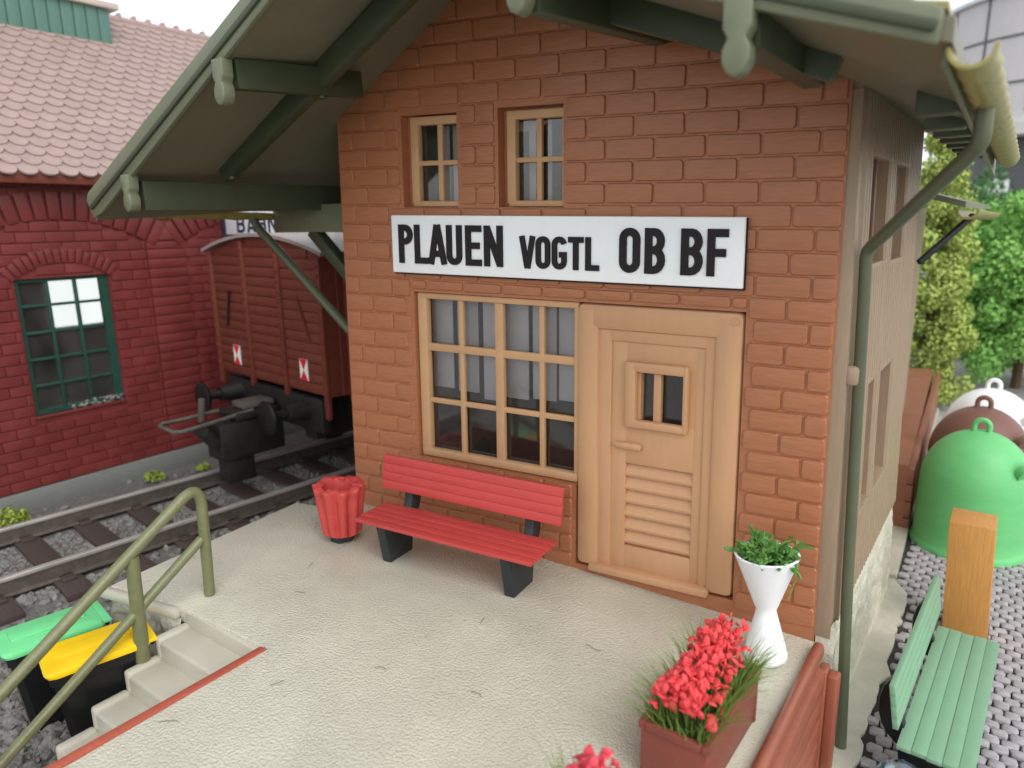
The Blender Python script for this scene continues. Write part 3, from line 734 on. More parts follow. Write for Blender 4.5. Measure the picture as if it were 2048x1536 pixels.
t = MB(); t.tube([(X, -4.26, -0.12), (X, -4.28, -1.0)], [0.05, 0.056], 14); t.build('post', M['railing'], ra, RO, smooth=70)

# ================================================================== BENCH
def make_bench(name, label, cat, top, legm, group=None):
    b = thing(name, (0, 0, 0), label, cat, group)
    for sx in (-0.74, 0.72):
        l = MB()
        l.prism([(sx - .055, -0.235, 0.43), (sx - .05, -0.16, 0.0), (sx - .05, 0.20, 0.0), (sx - .055, 0.27, 0.43)], (0.11, 0, 0), 0.012)
        l.build('leg', legm, b)
        a = MB()
        prof = [(0.17, 0.40), (0.205, 0.45), (0.235, 0.53), (0.25, 0.62), (0.275, 0.86), (0.335, 0.86), (0.385, 0.78), (0.41, 0.66), (0.405, 0.54), (0.375, 0.44), (0.32, 0.36), (0.25, 0.30)]
        a.prism([(sx - .05, p, q) for p, q in prof], (0.10, 0, 0), 0.012); a.build('back_support', legm, b)
    s = MB(); n = 5
    for q in range(n):
        y0 = -0.285 + q * 0.1022
        ztop = 0.468 + 0.004 * (q % 2)
        s.bx(-1.02 - .006 * (q % 3), 1.02 + .005 * ((q + 1) % 3), y0 + .001, y0 + .101, 0.435, ztop, 0.004)
    s.bx(-1.018, 1.018, -0.28, 0.22, 0.432, 0.46, 0.004); s.build('seat', top, b)
    r_ = MB(); Rm = Matrix.Rotation(R(-9), 4, 'X')
    for q in range(4):
        c = Vector((0, 0.245 + 0.014 * q, 0.668 + 0.09 * q)); r_.box(c, (2.13 + .008 * (q % 2), 0.04, 0.0895), 0.004, Rm)
    r_.box((0, 0.272, 0.80), (2.126, 0.03, 0.36), 0.004, Rm)
    r_.build('backrest', top, b); return b
rb = make_bench('park_bench', 'red slatted bench with black legs standing under the shop window', 'bench', M['red'], M['black'])
rb.location = (2.2, -0.745, 0.0); rb.rotation_euler = (0, 0, R(5.5))
gb = make_bench('park_bench', 'pale green slatted bench with black legs on the cobbles', 'bench', M['benchgreen'], M['blackm'])
gb.location = (6.36, 0.86, -1.03); gb.rotation_euler = (0, 0, R(87.5))

# ================================================================== WASTE BIN
wb = thing('waste_bin', (0.68, -0.86, 0), 'red fluted litter bin with jagged rim on a black foot beside the red bench', 'bin')
f = MB(); f.lathe([(0.13, 0), (0.14, 0.12)], n=6); f.build('foot', M['black'], wb, smooth=20)
def fluted(zs_rs, n=96, lobes=11, amp=0.11, sq=0.0):
    rings = []
    for z, r_, am in zs_rs:
        rings.append([])
        for k in range(n):
            t_ = 2 * math.pi * k / n; rr = r_ * (1 + am * (abs(math.cos(t_ * lobes / 2)) - 0.5) * 1.2)
            rings[-1].append((rr * math.cos(t_), rr * math.sin(t_) * 0.92, z + (0.012 * math.sin(t_ * 5) + 0.007 * math.sin(t_ * 13 + 1) if z > 0.6 else 0.012 * math.cos(t_ * lobes) if z < 0.14 else 0)))
    return rings
def loft(mb, rings, cap0=True, cap1=True):
    V = [[mb.bm.verts.new(p) for p in rg] for rg in rings]; n = len(V[0])
    for a, b in zip(V, V[1:]):
        for k in range(n): mb.bm.faces.new((a[k], a[(k + 1) % n], b[(k + 1) % n], b[k]))
    if cap0: mb.bm.faces.new(V[0][::-1])
    if cap1: mb.bm.faces.new(V[-1])
f = MB(); loft(f, fluted([(0.09, 0.17, .2), (0.10, 0.20, .24), (0.50, 0.25, .22), (0.57, 0.262, .18), (0.61, 0.285, .10), (0.635, 0.288, .06), (0.645, 0.275, .05), (0.64, 0.20, .03), (0.60, 0.19, .02), (0.35, 0.16, 0)], lobes=10))
f.build('fluted_body', M['red'], wb, smooth=50)
for (a, r_) in ((0.6, .2), (1.6, .22), (2.2, .2), (3.9, .19), (5.1, .2)):
    f = MB(); f.box((r_ * math.cos(a), r_ * .92 * math.sin(a), 0.64), (0.08, 0.05, 0.025), 0.008, Matrix.Rotation(a + 1.2, 4, 'Z')); f.build('rim_flash', M['red'], wb)

# ================================================================== VASE + LEAFY PLANT
vs = thing('plant_stand', (5.155, -0.44, 0), 'white hourglass shaped plant stand right of the door', 'plant stand')
f = MB(); f.lathe([(0.0, 0.0), (0.145, 0.0), (0.165, 0.02), (0.162, 0.06), (0.085, 0.37), (0.075, 0.42), (0.095, 0.47), (0.235, 0.865), (0.242, 0.88), (0.225, 0.885), (0.215, 0.87), (0.17, 0.78), (0.0, 0.76)], n=48)
f.build('body', M['white'], vs, smooth=60); vs.rotation_euler = (0, R(-3), 0)
pl = thing('leafy_plant', (5.112, -0.44, 0.78), 'lacy bright green plant growing in the white stand', 'plant')
lf = MB()
def ribbon(mb, p, d, L_, w, curl, rng, n=6):
    pts = []; p = Vector(p); d = Vector(d).normalized()
    for i in range(n + 1):
        pts.append(p.copy()); p += d * L_ / n; d = (d + Vector((rng.uniform(-1, 1), rng.uniform(-1, 1), rng.uniform(-1, 1) - .12)) * curl).normalized()
    up = Vector((rng.uniform(-1, 1), rng.uniform(-1, 1), rng.uniform(-1, 1)))
    rows = []
    for i, q in enumerate(pts):
        t_ = (pts[min(i + 1, n)] - pts[max(i - 1, 0)]).normalized(); s_ = t_.cross(up).normalized()
        ww = w * (0.8 + 0.5 * abs(math.sin(i * 1.7)))
        nrm = s_.cross(t_) * 0.006
        rows.append([mb.bm.verts.new(q + s_ * ww + nrm), mb.bm.verts.new(q - s_ * ww + nrm), mb.bm.verts.new(q - s_ * ww - nrm), mb.bm.verts.new(q + s_ * ww - nrm)])
    for a, b in zip(rows, rows[1:]):
        for k in range(4): mb.bm.faces.new((a[k], b[k], b[(k + 1) % 4], a[(k + 1) % 4]))
    mb.bm.faces.new(rows[0]); mb.bm.faces.new(rows[-1][::-1]); return pts
rng = random.Random(5)
for i in range(72):
    a = rng.uniform(0, 6.28); r_ = rng.uniform(0, .16); p = (r_ * math.cos(a), r_ * math.sin(a), rng.uniform(0.03, 0.12))
    pts = ribbon(lf, p, (math.cos(a) * rng.uniform(.2, 1), math.sin(a) * rng.uniform(.2, 1), rng.uniform(.25, 1)), rng.uniform(.10, .2), rng.uniform(.008, .016), .55, rng)
    for _ in range(2):
        q = rng.choice(pts[1:]); ribbon(lf, q, (rng.uniform(-1, 1), rng.uniform(-1, 1), rng.uniform(-.3, .7)), rng.uniform(.04, .09), rng.uniform(.007, .014), .45, rng, 4)
lf.build('foliage', M['leaf'], pl, smooth=60)
lf = MB(); lf.tube([(0.2, -.03, .1), (0.24, -.06, .0), (0.2, -.10, -.18)], 0.005, 6); lf.build('trailing_stem', M['grass'], pl)
lf = MB(); lf.lathe([(0, 0.02), (0.18, 0.02), (0.16, 0.05), (0.0, 0.07)], n=24); lf.build('soil', M['soil'], pl)

# ================================================================== PLANTER BOXES WITH FLOWERS
def planter(loc, rz, label, flabel, seed, petal):
    p = thing('planter_box', loc, label, 'planter', 'brown planter boxes on the platform', rz)
    m = MB(); W, L_, Hh = 0.21, 0.47, 0.42
    for q in (0,):
        m.prism([(-W * .93, -L_ * .96, 0), (W * .93, -L_ * .96, 0), (W * .93, L_ * .96, 0), (-W * .93, L_ * .96, 0)], (0, 0, 0.03))
    for sx in (-1, 1): m.prism([(sx * W, -L_, Hh), (sx * (W - .035), -L_, Hh), (sx * (W - .05), -L_ * .96, 0), (sx * W * .93, -L_ * .96, 0)], (0, 2 * L_, 0), 0.006)
    for sy in (-1, 1): m.bx(-W + .002, W - .002, sy * L_ - .03 * sy, sy * L_ + .002 * sy, 0.0, Hh - .002, 0.006)
    m.bx(-W + .03, W - .03, -L_ + .03, L_ - .03, 0.03, Hh - .08)
    m.build('box', M['box'], p, smooth=30)
    lipm = MB()
    lipm.bx(-W - .012, -W + .03, -L_ - .012, L_ + .012, Hh - .05, Hh + .004, .008); lipm.bx(W - .03, W + .012, -L_ - .012, L_ + .012, Hh - .05, Hh + .004, .008)
    lipm.bx(-W + .031, W - .031, -L_ - .012, -L_ + .03, Hh - .05, Hh + .003, .008); lipm.bx(-W + .031, W - .031, L_ - .03, L_ + .012, Hh - .05, Hh + .003, .008)
    lipm.build('rim', M['box'], p, smooth=40)
    rg = random.Random(seed)
    f = thing('flowering_plant', (loc[0], loc[1], loc[2] + 0.33), flabel, 'flowers', 'red flowers in the planter boxes', rz)
    g_ = MB()
    for i in range(760):
        x, y = rg.choice((rg.uniform(-.20, .20), rg.choice((-1, 1)) * rg.uniform(.13, .20))), rg.uniform(-.46, .46); h_ = rg.uniform(.12, .44); w = rg.uniform(.004, .007)
        dx, dy = x * rg.uniform(.2, 1.3) + rg.uniform(-.06, .06), y * .25 + rg.uniform(-.1, .1); a = rg.uniform(0, 3.14); ux, uy = math.cos(a) * w, math.sin(a) * w
        prev = None
        for j in range(4):
            t_ = j / 3; c = Vector((x + dx * t_ * t_, y + dy * t_ * t_, h_ * t_ * (1 - .15 * t_))); k_ = (1 - t_ * .9)
            cur = (g_.bm.verts.new(c + Vector((ux, uy, 0)) * k_), g_.bm.verts.new(c - Vector((ux, uy, 0)) * k_))
            if prev: g_.bm.faces.new((prev[0], prev[1], cur[1], cur[0]))
            prev = cur
    g_.build('grass_tuft', M['grass'], f, smooth=0, normals=False)
    b_ = MB()
    for i in range(560):
        x, y = rg.gauss(0, .085), rg.uniform(-.44, .44)
        if abs(x) > .21: continue
        z = .12 + .27 * max(0, 1 - (x / .26) ** 2) * rg.uniform(.4, 1) + (0.05 if y > 0.1 else 0)
        t_ = bmesh.new(); bmesh.ops.create_icosphere(t_, subdivisions=2, radius=1)
        sx = rg.uniform(.013, .027) * (1.25 if y < -.2 else 1); S = Matrix.Diagonal((sx, sx * rg.uniform(.2, .45), sx * rg.uniform(1.0, 1.8), 1))
        for v in t_.verts:
            v.co *= 1 + .22 * noise.noise(v.co * 1.7 + Vector((i, 0, 0))); v.co.y += .35 * v.co.x * v.co.x + .3 * v.co.z * v.co.z
        b_._add(t_, Matrix.Translation((x, y, z)) @ Matrix.Rotation(rg.uniform(0, 6.3), 4, 'Z') @ Matrix.Rotation(rg.uniform(-1.2, 1.2), 4, 'X') @ S)
    b_.build('blossoms', petal, f, smooth=80)
    s_ = MB(); s_.bx(-.17, .17, -.43, .43, -.02, .03); s_.build('soil', M['soil'], f, smooth=0)
planter((5.1, -1.68, 0.0), R(-1), 'brown planter box of red flowers nearest the white plant stand', 'red flowers with grass blades in the planter by the white stand', 3, M['petal'])
planter((5.02, -3.28, -0.0), R(2), 'brown planter box in the foreground cut by the bottom picture edge', 'pinkish red blurred flowers at the bottom edge of the picture', 9, M['petal2'])

# ================================================================== WHEELIE BINS
def wheelie(loc, rz, label, lid, group):
    b = thing('wheelie_bin', loc, label, 'wheelie bin', group, rz)
    m = MB(); Hh = 0.86
    rings = []
    for z, w, l in ((0.0, .17, .25), (0.03, .18, .26), (Hh - .1, .225, .34), (Hh - .09, .24, .36), (Hh, .245, .365)):
        c = .05; rings.append([(-w + c, -l, z), (w - c, -l, z), (w, -l + c, z), (w, l - c, z), (w - c, l, z), (-w + c, l, z), (-w, l - c, z), (-w, -l + c, z)])
    loft(m, rings); m.build('body', M['blackm'], b, smooth=35)
    m = MB(); rings = []
    for z, w, l, o in ((Hh + .002, .255, .385, 0), (Hh + .03, .262, .395, 0), (Hh + .06, .25, .38, 0), (Hh + .085, .19, .31, 0)):
        c = .07; rings.append([(-w + c, -l, z), (w - c, -l, z), (w - c * .3, -l + c * .3, z), (w, -l + c, z), (w, l - .02, z), (w - .02, l, z), (-w + .02, l, z), (-w, l - .02, z), (-w, -l + c, z), (-w + c * .3, -l + c * .3, z)])
    loft(m, rings); m.bx(-.1, .1, -.3, .28, Hh + .08, Hh + .1, .012); m.bx(-.235, .235, .36, .46, Hh + .015, Hh + .05, .015); m.build('lid', lid, b, smooth=40)
    m = MB(); m.tube([(-.2, .42, Hh + .0), (.2, .42, Hh + .0)], .02, 10); m.build('handle', M['blackm'], b)
    for sx in (-1, 1):
        m = MB(); m.tube([(sx * .20, .26, .10), (sx * .24, .26, .10)], .1, 18); m.build('wheel', M['blackm'], b)
wheelie((0.27, -3.32, -1.05), R(-14), 'black wheelie bin with a yellow lid beside the steps', M['lidy'], 'wheelie bins beside the steps')
wheelie((-0.36, -3.42, -1.05), R(-10), 'black wheelie bin with a light green lid left of the yellow one', M['lidg'], 'wheelie bins beside the steps')

# ================================================================== GROUND
gr = MB()
NX, NY = 60, 60
gr.bx(-60, 90, -30, 140, -1.35, -1.06)
tag(gr.build('ground', M['farground'], smooth=0), kind='structure')
bed = MB()
def bedz(x, y):
    xc = -3.29 + 0.1086 * y
    d = abs(x - xc); z = -0.83 if d < 1.3 else (-0.83 - (d - 1.3) * 0.25)
    return max(z, -1.02) + 0.02 * noise.noise(Vector((x, y, 0)) * 3)
vv = [[bed.bm.verts.new((-6.3 + 7.9 * i / 70, -5.5 + 26 * j / 150, bedz(-6.3 + 7.9 * i / 70, -5.5 + 26 * j / 150))) for i in range(71)] for j in range(151)]
for j in range(150):
    for i in range(70): bed.bm.faces.new((vv[j][i], vv[j][i + 1], vv[j + 1][i + 1], vv[j + 1][i]))
tag(bed.build('track_bed', M['ground'], smooth=80), kind='structure')
gv = MB(); rng = random.Random(11)
ico = bmesh.new(); bmesh.ops.create_icosphere(ico, subdivisions=1, radius=1); IV = [v.co.copy() for v in ico.verts]; IF = [[v.index for v in f_.verts] for f_ in ico.faces]; ico.free()
def stone(mb, c, r_, rg, fl=.75):
    Rm = Matrix.Rotation(rg.uniform(0, 6.3), 3, 'Z') @ Matrix.Rotation(rg.uniform(0, 6.3), 3, 'X'); sx, sy, sz = r_ * rg.uniform(.7, 1.3), r_ * rg.uniform(.7, 1.2), r_ * rg.uniform(.5, .9)
    vs_ = []
    for v in IV:
        q = Rm @ Vector((v.x * sx, v.y * sy, v.z * sz)); q *= rg.uniform(.85, 1.12); vs_.append(mb.bm.verts.new(Vector(c) + q))
    for f_ in IF: mb.bm.faces.new([vs_[k] for k in f_])
for i in range(9000):
    y = rng.uniform(-4.9, 3.2); xc = -3.29 + .1086 * y
    x = rng.choice((rng.uniform(-6.0, -0.5), xc + rng.uniform(-1.3, 1.2), xc + rng.uniform(-.7, .7)))
    if x > -0.55 and y > -2.9: continue
    d = abs(x - xc); r_ = rng.uniform(.018, .04) if d < .78 else rng.uniform(.025, .07)
    if .70 < d < .97: continue
    sp_ = (y + 5.2 - .0) / .72
    if d < 1.45 and abs((((y * 0.994 + (x + 3.29) * .108) + 5.2) / .72 + .5) % 1 - .5) < .25: continue
    if x < xc - 1.5 and rng.random() < .8: continue
    stone(gv, (x, y, bedz(x, y) + r_ * .15), r_, rng)
for i in range(1500):
    x, y = rng.uniform(-1.6, .5), rng.uniform(-4.9, -2.9); r_ = rng.uniform(.025, .075)
    stone(gv, (x, y, bedz(x, y) + r_ * .2), r_, rng)
tag(gv.build('gravel', M['gravel'], smooth=0, normals=False), 'loose grey ballast stones around the track', 'gravel', kind='stuff')
# base plate at the foot of the station wall
bp_ = MB()
pts = [(5.3, -0.3), (5.72, -0.3)] + [(5.80 + .10 * noise.noise(Vector((0, y * 2.3, 4))) + .05 * noise.noise(Vector((3, y * 9, 4))), y) for y in [0.0 + .1 * q for q in range(34)]] + [(5.6, 3.6), (5.3, 3.6)]
bp_.prism([(x, y, -1.055) for x, y in pts], (0, 0, 0.06), 0.008); tag(bp_.build('ground_plate', M['base'], smooth=50), kind='structure')
# cobbles
cb = MB(); rng = random.Random(2)
j = 0; y = -2.2
while y < 12.5:
    dy = 0.112; i = 0; x = 5.62 + (0.07 if j % 2 else 0) + rng.uniform(-.01, .01)
    while x < 8.6:
        w = 0.135 + rng.uniform(-.003, .003); hh = 0.032 + rng.uniform(-.004, .004)
        edge = 5.80 + .10 * noise.noise(Vector((0, y * 2.3, 4))) if -0.2 < y < 3.5 else 5.6
        if x + w / 2 > edge + 0.03:
            c = Vector((x + w / 2, y + .02 * math.sin(x * 46), -1.055)); rings = []
            for z, s_ in ((0.0, .98), (hh * .75, .95), (hh, .80)):
                ww, ll = w * .47 * s_, dy * .47 * s_; k_ = .24
                rings.append([c + Vector(p) + Vector((rng.uniform(-.004, .004), rng.uniform(-.004, .004), z + rng.uniform(-.004, .004))) for p in ((-ww * (1 - k_), -ll, 0), (ww * (1 - k_), -ll, 0), (ww, -ll * .45, 0), (ww, ll * .45, 0), (ww * (1 - k_), ll, 0), (-ww * (1 - k_), ll, 0), (-ww, ll * .45, 0), (-ww, -ll * .45, 0))])
            loft(cb, rings, cap0=False)
        x += w
    y += dy; j += 1
pav = cb.build('pavement', M['cobble'], smooth=50, normals=False); tag(pav, kind='structure')
jt = MB(); jt.bx(5.5, 8.62, -2.25, 12.5, -1.058, -1.052); tag(jt.build('pavement_bed', M['joint'], smooth=0), kind='structure')

# ================================================================== TRACK
tk = thing('railway_track', (-3.29, 0, -0.9), 'single railway track with brown sleepers between shed and platform', 'track')
TKO = Vector(tk.location)
AX = Vector((math.sin(R(6.2)), math.cos(R(6.2)), 0)); SD = Vector((AX.y, -AX.x, 0)); C0 = Vector((-3.29, 0, 0))
def tp(s, q, z): return C0 + AX * s + SD * q + Vector((0, 0, z))
for sgn in (-1, 1):
    q = sgn * 0.835
    m = MB(); m.beam(tp(-6, q, -0.575), tp(22, q, -0.575), 0.085, 0.05, 0.008)
    rl = m.build('rail', M['railtop'], tk, TKO)
    m = MB(); m.beam(tp(-6, q, -0.68), tp(22, q, -0.68), 0.05, 0.17); m.beam(tp(-6, q, -0.765), tp(22, q, -0.765), 0.18, 0.03, 0.006)
    m.build('rail_web', M['railside'], rl, TKO)
sl = -5.2
while sl < 9:
    m = MB(); m.beam(tp(sl, -1.42, -0.825), tp(sl, 1.42, -0.825), 0.30, 0.09, 0.012)
    sp = m.build('sleeper', M['sleeper'], tk, TKO)
    for sgn in (-1, 1):
        m = MB()
        for k_ in (-.14, 0, .14): m.beam(tp(sl, sgn * .835 + k_ - .06, -0.765), tp(sl, sgn * .835 + k_ + .06, -0.765), 0.16, 0.045 if k_ else 0.03, 0.008)
        m.build('rail_chair', M['sleeper'], sp, TKO)
    m = MB(); m.beam(tp(sl + .02, .32, -0.77), tp(sl + .02, .44, -0.76), 0.12, 0.05, 0.006); m.build('fixing_clip', M['under'], sp, TKO)
    sl += 0.72

# ================================================================== FREIGHT WAGON
SF = 1.13
wg = thing('freight_wagon', tp(SF + 4, 0, -0.55), 'red brown boxcar with grey arched roof standing at the shed', 'wagon')
WO = Vector(wg.location)
def wmap(v): return tp(SF + v.y, v.x, v.z)
HW = 1.66; ZB, ZE = 0.93, 2.97
def arcz(x): return ZE + 0.26 * (1 - (x / HW) ** 2)
body = MB()
n = 14
tops = [(-HW + 2 * HW * i / n) for i in range(n + 1)]
poly = [(-HW, 0, ZB), (HW, 0, ZB)] + [(x, 0, arcz(x)) for x in reversed(tops)]
body.prism(poly, (0, 9.5, 0))
z = ZB + .02
while z < 3.15:                                # raised boards
    zt = z + 0.135; xa = HW - .05
    if zt > ZE: xa = min(xa, HW * math.sqrt(max(0, 1 - (zt - ZE) / 0.26)) - .03)
    if xa > .2: body.bx(-xa, xa, -0.022, 0.0, z, zt, 0.008)
    z += 0.152
body.build('body', M['wagon'], wg, WO, fn=wmap, smooth=30)
for x in (-HW + .05, -0.52, 0.52, HW - .05):
    m = MB(); zt = arcz(x) - .04; zb = 0.60 if x > 1 else (ZB - .12 if abs(x) < 1 else 0.72)
    m.bx(x - .05, x + .05, -0.07, 0.0, zb, zt, 0.01)
    zz = zb + .06
    while zz < zt - .05:
        m.box((x, -0.075, zz), (.045, .025, .045), .01); zz += .155
    m.build('end_stanchion', M['wagon'], wg, WO, fn=wmap, smooth=40)
m = MB(); m.beam((-1.05, -0.035, 2.35), (-1.22, -0.035, 1.75), 0.03, 0.05, up=(0, 1, 0)); m.build('grab_iron', M['under'], wg, WO, fn=wmap)
m = MB(); m.beam((1.0, -0.035, 2.35), (1.26, -0.035, 1.75), 0.03, 0.05, up=(0, 1, 0)); m.build('grab_iron', M['wagon'], wg, WO, fn=wmap)
m = MB(); m.slab([[(x, y, arcz(x * HW / (HW + .12)) + .0) for x in [(-HW - .12) + (2 * HW + .24) * i / n for i in range(n + 1)]] for y in (-.10, 9.6)], 0.05); m.build('roof', M['wagonroof'], wg, WO, fn=wmap, smooth=50)
def chev(x):
    m = MB(); w, h_ = .105, .165; zc = 1.27
    m.bx(x - w, x + w, -0.034, -0.018, zc - h_, zc + h_); pb = m.build('tail_marker', M['chev_w'], wg, WO, fn=wmap, smooth=0)
    m = MB(); m.prism([(x - w, -0.037, zc + h_), (x + w, -0.037, zc + h_), (x, -0.037, zc)], (0, .002, 0)); m.prism([(x - w, -0.037, zc - h_), (x + w, -0.037, zc - h_), (x, -0.037, zc)], (0, .002, 0))
    m.build('red_triangles', M['chev_r'], pb, WO, fn=wmap, smooth=0)
chev(-1.02); chev(1.02)
m = MB(); m.bx(-1.45, 1.45, -0.05, 0.1, 0.35, 0.86, 0.01); m.bx(-1.2, -.9, -.02, 9, .2, .8); m.bx(.9, 1.2, -.02, 9, .2, .8); m.bx(-1.4, 1.4, 0.5, 9, .5, .9); m.build('underframe', M['under'], wg, WO, fn=wmap)
for x in (-1.02, 1.02):
    m = MB(); m.tube([(x, -0.05, 0.66), (x, -0.40, 0.66)], [.16, .12], 18); m.tube([(x, -0.38, 0.66), (x, -0.68, 0.66)], .07, 14)
    bf = m.build('buffer', M['under'], wg, WO, fn=wmap, smooth=40)
    m = MB(); m.tube([(x, -0.66, 0.66), (x, -0.70, 0.66), (x, -0.72, 0.66)], [.24, .26, .23], 24); m.build('buffer_head', M['blackm'], bf, WO, fn=wmap, smooth=40)
m = MB()
m.bx(-.25, .25, -1.05, 0.0, -0.1, 0.48, 0.03); m.bx(-.16, .16, -.95, -.5, -.5, -.1, 0.02); m.prism([(-.2, -1.0, .0), (.2, -1.0, .0), (.2, -1.3, .38), (-.2, -1.3, .38)], (0, .1, .1), 0.02)
m.bx(-.3, .3, -.8, -.1, .5, .62, .02)
cpl = m.build('coupling', M['under'], wg, WO, fn=wmap)
m = MB(); m.tube([(-.25, -.5, .60), (-.32, -1.35, .55), (-.36, -1.62, .54), (-.28, -1.7, .53), (.2, -1.7, .53), (.30, -1.62, .54), (.26, -1.3, .55), (.25, -.5, .62)], .03, 10); m.build('coupling_loop', M['weather'], cpl, WO, fn=wmap, smooth=60)
m = MB(); m.beam((-.14, -1.15, .5), (-.14, -1.1, .86), .10, .07, .015, up=(0, 1, 0)); m.build('coupling_hook', M['weather'], cpl, WO, fn=wmap)
m = MB(); m.bx(-.2, .2, -.62, -.1, .63, .72, .02); m.build('coupling_plate', M['weather'], cpl, WO, fn=wmap)
for yy in (1.6, 7.6):
    m = MB()
    for x in (-.84, .84): m.tube([(x - .06, yy, -.05), (x + .06, yy, -.05)], .5, 28)
    m.tube([(-1.1, yy, -.05), (1.1, yy, -.05)], .06, 10); m.build('wheelset', M['under'], wg, WO, fn=wmap, smooth=40)
m = MB(); m.bx(HW, HW + .03, .2, 9.4, ZB, ZE, .0)
for yy in [0.3 + .9 * q for q in range(10)]: m.bx(HW + .03, HW + .07, yy, yy + .08, ZB - .1, ZE - .02, .006)
m.build('side_boarding', M['wagon'], wg, WO, fn=wmap, smooth=0)

# ================================================================== ENGINE SHED
sh = thing('brick_shed', (-6.6, 0, -0.9), 'dark red brick engine shed with arched relief and pink tiled roof', 'building')
HO = Vector(sh.location)
SX = -6.1; ST = -6.3
wo = (-1.22, 0.18, 0.47, 2.64)
m = MB(); YL, YR, ZB0, ZT0 = -6.0, 6.4, -0.68, 4.3
for (a, b, c, d) in ((YL, wo[0], ZB0, ZT0), (wo[1], YR, ZB0, ZT0), (wo[0], wo[1], ZB0, wo[2]), (wo[0], wo[1], wo[3], ZT0)): m.bx(ST, SX, a, b, c, d)
rng = random.Random(21)
# arches: big relief arch and window arch
def in_arch(y, z, yc, zc, r0, r1, a0, a1):
    d = math.hypot(y - yc, z - zc); a = math.degrees(math.atan2(z - zc, y - yc)); return r0 < d < r1 and a0 < a < a1
BIG = (-0.52, 0.75, 2.78, 3.22); BIGA = (56, 124)
BIG2 = (3.00, 0.75, 2.78, 3.22)
SM = (-0.52, 1.72, 1.14, 1.36); SMA = (50, 130)
pil = (0.88, 1.58)
row, pit = 0.168, 0.425; r = 0; z = ZB0
while z < 4.15:
    y = -2.6 - (pit / 2 if r % 2 else 0)
    while y < 3.4:
        pieces = [(max(y, -2.6) + .007, min(y + pit, 3.4) - .007)]; y += pit
        z0, z1 = z + .008, z + row - .008; zm = (z0 + z1) / 2
        for (a, b) in ((wo[0] - .02, wo[1] + .02),) if (wo[2] - .1 < zm < wo[3] + .02) else ():
            pieces = [q for p in pieces for q in ([(p[0], min(p[1], a)), (max(p[0], b), p[1])] if p[1] > a and p[0] < b else [p])]
        if zm < 3.14:
            a, b = pil[0] - .01, pil[1] + .01
            pieces = [q for p in pieces for q in ([(p[0], min(p[1], a)), (max(p[0], b), p[1])] if p[1] > a and p[0] < b else [p])]
        for (p, q) in pieces:
            while q - p > .05 and any(in_arch(q - .01, zm, *A_, *B_) for A_, B_ in ((BIG, BIGA), (SM, SMA), (BIG2, (90, 130)))): q -= .03
            while q - p > .05 and any(in_arch(p + .01, zm, *A_, *B_) for A_, B_ in ((BIG, BIGA), (SM, SMA), (BIG2, (90, 130)))): p += .03
            if q - p > .06 and not any(in_arch((p + q) / 2, zm, *A_, *B_) for A_, B_ in ((BIG, BIGA), (SM, SMA), (BIG2, (90, 130)))):
                add_brick(m, p, q, z0, z1, SX, 0.022, cr=.006, jit=.001, axis='x', sign=1, rng=rng)
    z += row; r += 1
z = ZB0                                       # rusticated pilaster
while z < 3.12:
    m.bx(SX, SX + 0.035, pil[0], pil[1], z + .006, min(z + row, 3.15) - .006, .006); z += row
m.prism([(SX + .001, pil[0] + .02, 3.17), (SX + .001, pil[1] - .02, 3.17), (SX + .001, (pil[0] + pil[1]) / 2 + .1, 3.42), (SX + .001, (pil[0] + pil[1]) / 2 - .1, 3.42)], (0.045, 0, 0), .006)
for (A_, B_, nb, dep_) in ((BIG, BIGA, 17, .05), (SM, SMA, 16, .035), (BIG2, (95, 124), 8, .05)):
    yc, zc, r0, r1 = A_; st_ = (B_[1] - B_[0]) / nb
    for q in range(nb):
        a0, a1 = R(B_[0] + q * st_ + .35 * st_ * .3), R(B_[0] + (q + 1) * st_ - .35 * st_ * .3)
        ro = r1 + (.03 if A_ is SM and q % 2 else 0)
        m.prism([(SX, yc + rr * math.cos(a), zc + rr * math.sin(a)) for rr, a in ((r0 + .01, a0), (ro, a0), (ro, a1), (r0 + .01, a1))], (dep_, 0, 0), .006)
m.build('brick_wall', M['shed'], sh, HO, smooth=35)
m = MB(); m.bx(ST - .1, SX + .06, YL, YR + .05, -1.1, -0.69, .015); m.build('plinth', M['plinth'], sh, HO)
m = MB(); m.bx(-13.6, ST, YR - .2, YR - .01, -1.1, 4.2); m.bx(-13.6, ST, YL, YL + .2, -1.1, 4.2); 
m.prism([(-13.6, YR - .2, 4.2), (SX - .2, YR - .2, 4.2), (-9.85, YR - .2, 7.5)], (0, .18, 0)); m.build('end_wall', M['shed'], sh, HO, smooth=0)
m = MB(); m.bx(-13.3, ST - .02, YL + .2, YR - .2, -1.0, -.9); m.bx(-13.3, ST, YL + .2, YR - .2, 4.18, 4.2); m.build('interior_floor', M['plinth'], sh, HO, smooth=0)
m = MB(); m.bx(-13.6, -13.4, YL + .2, YR - .2, -1.1, 4.2); m.build('back_wall', M['plinth'], sh, HO, smooth=0)
m = MB(); m.bx(-13.38, -13.36, 2.0, 4.2, .95, 2.9, 0); m.build('lit_window', M['lit'], sh, HO, smooth=0)
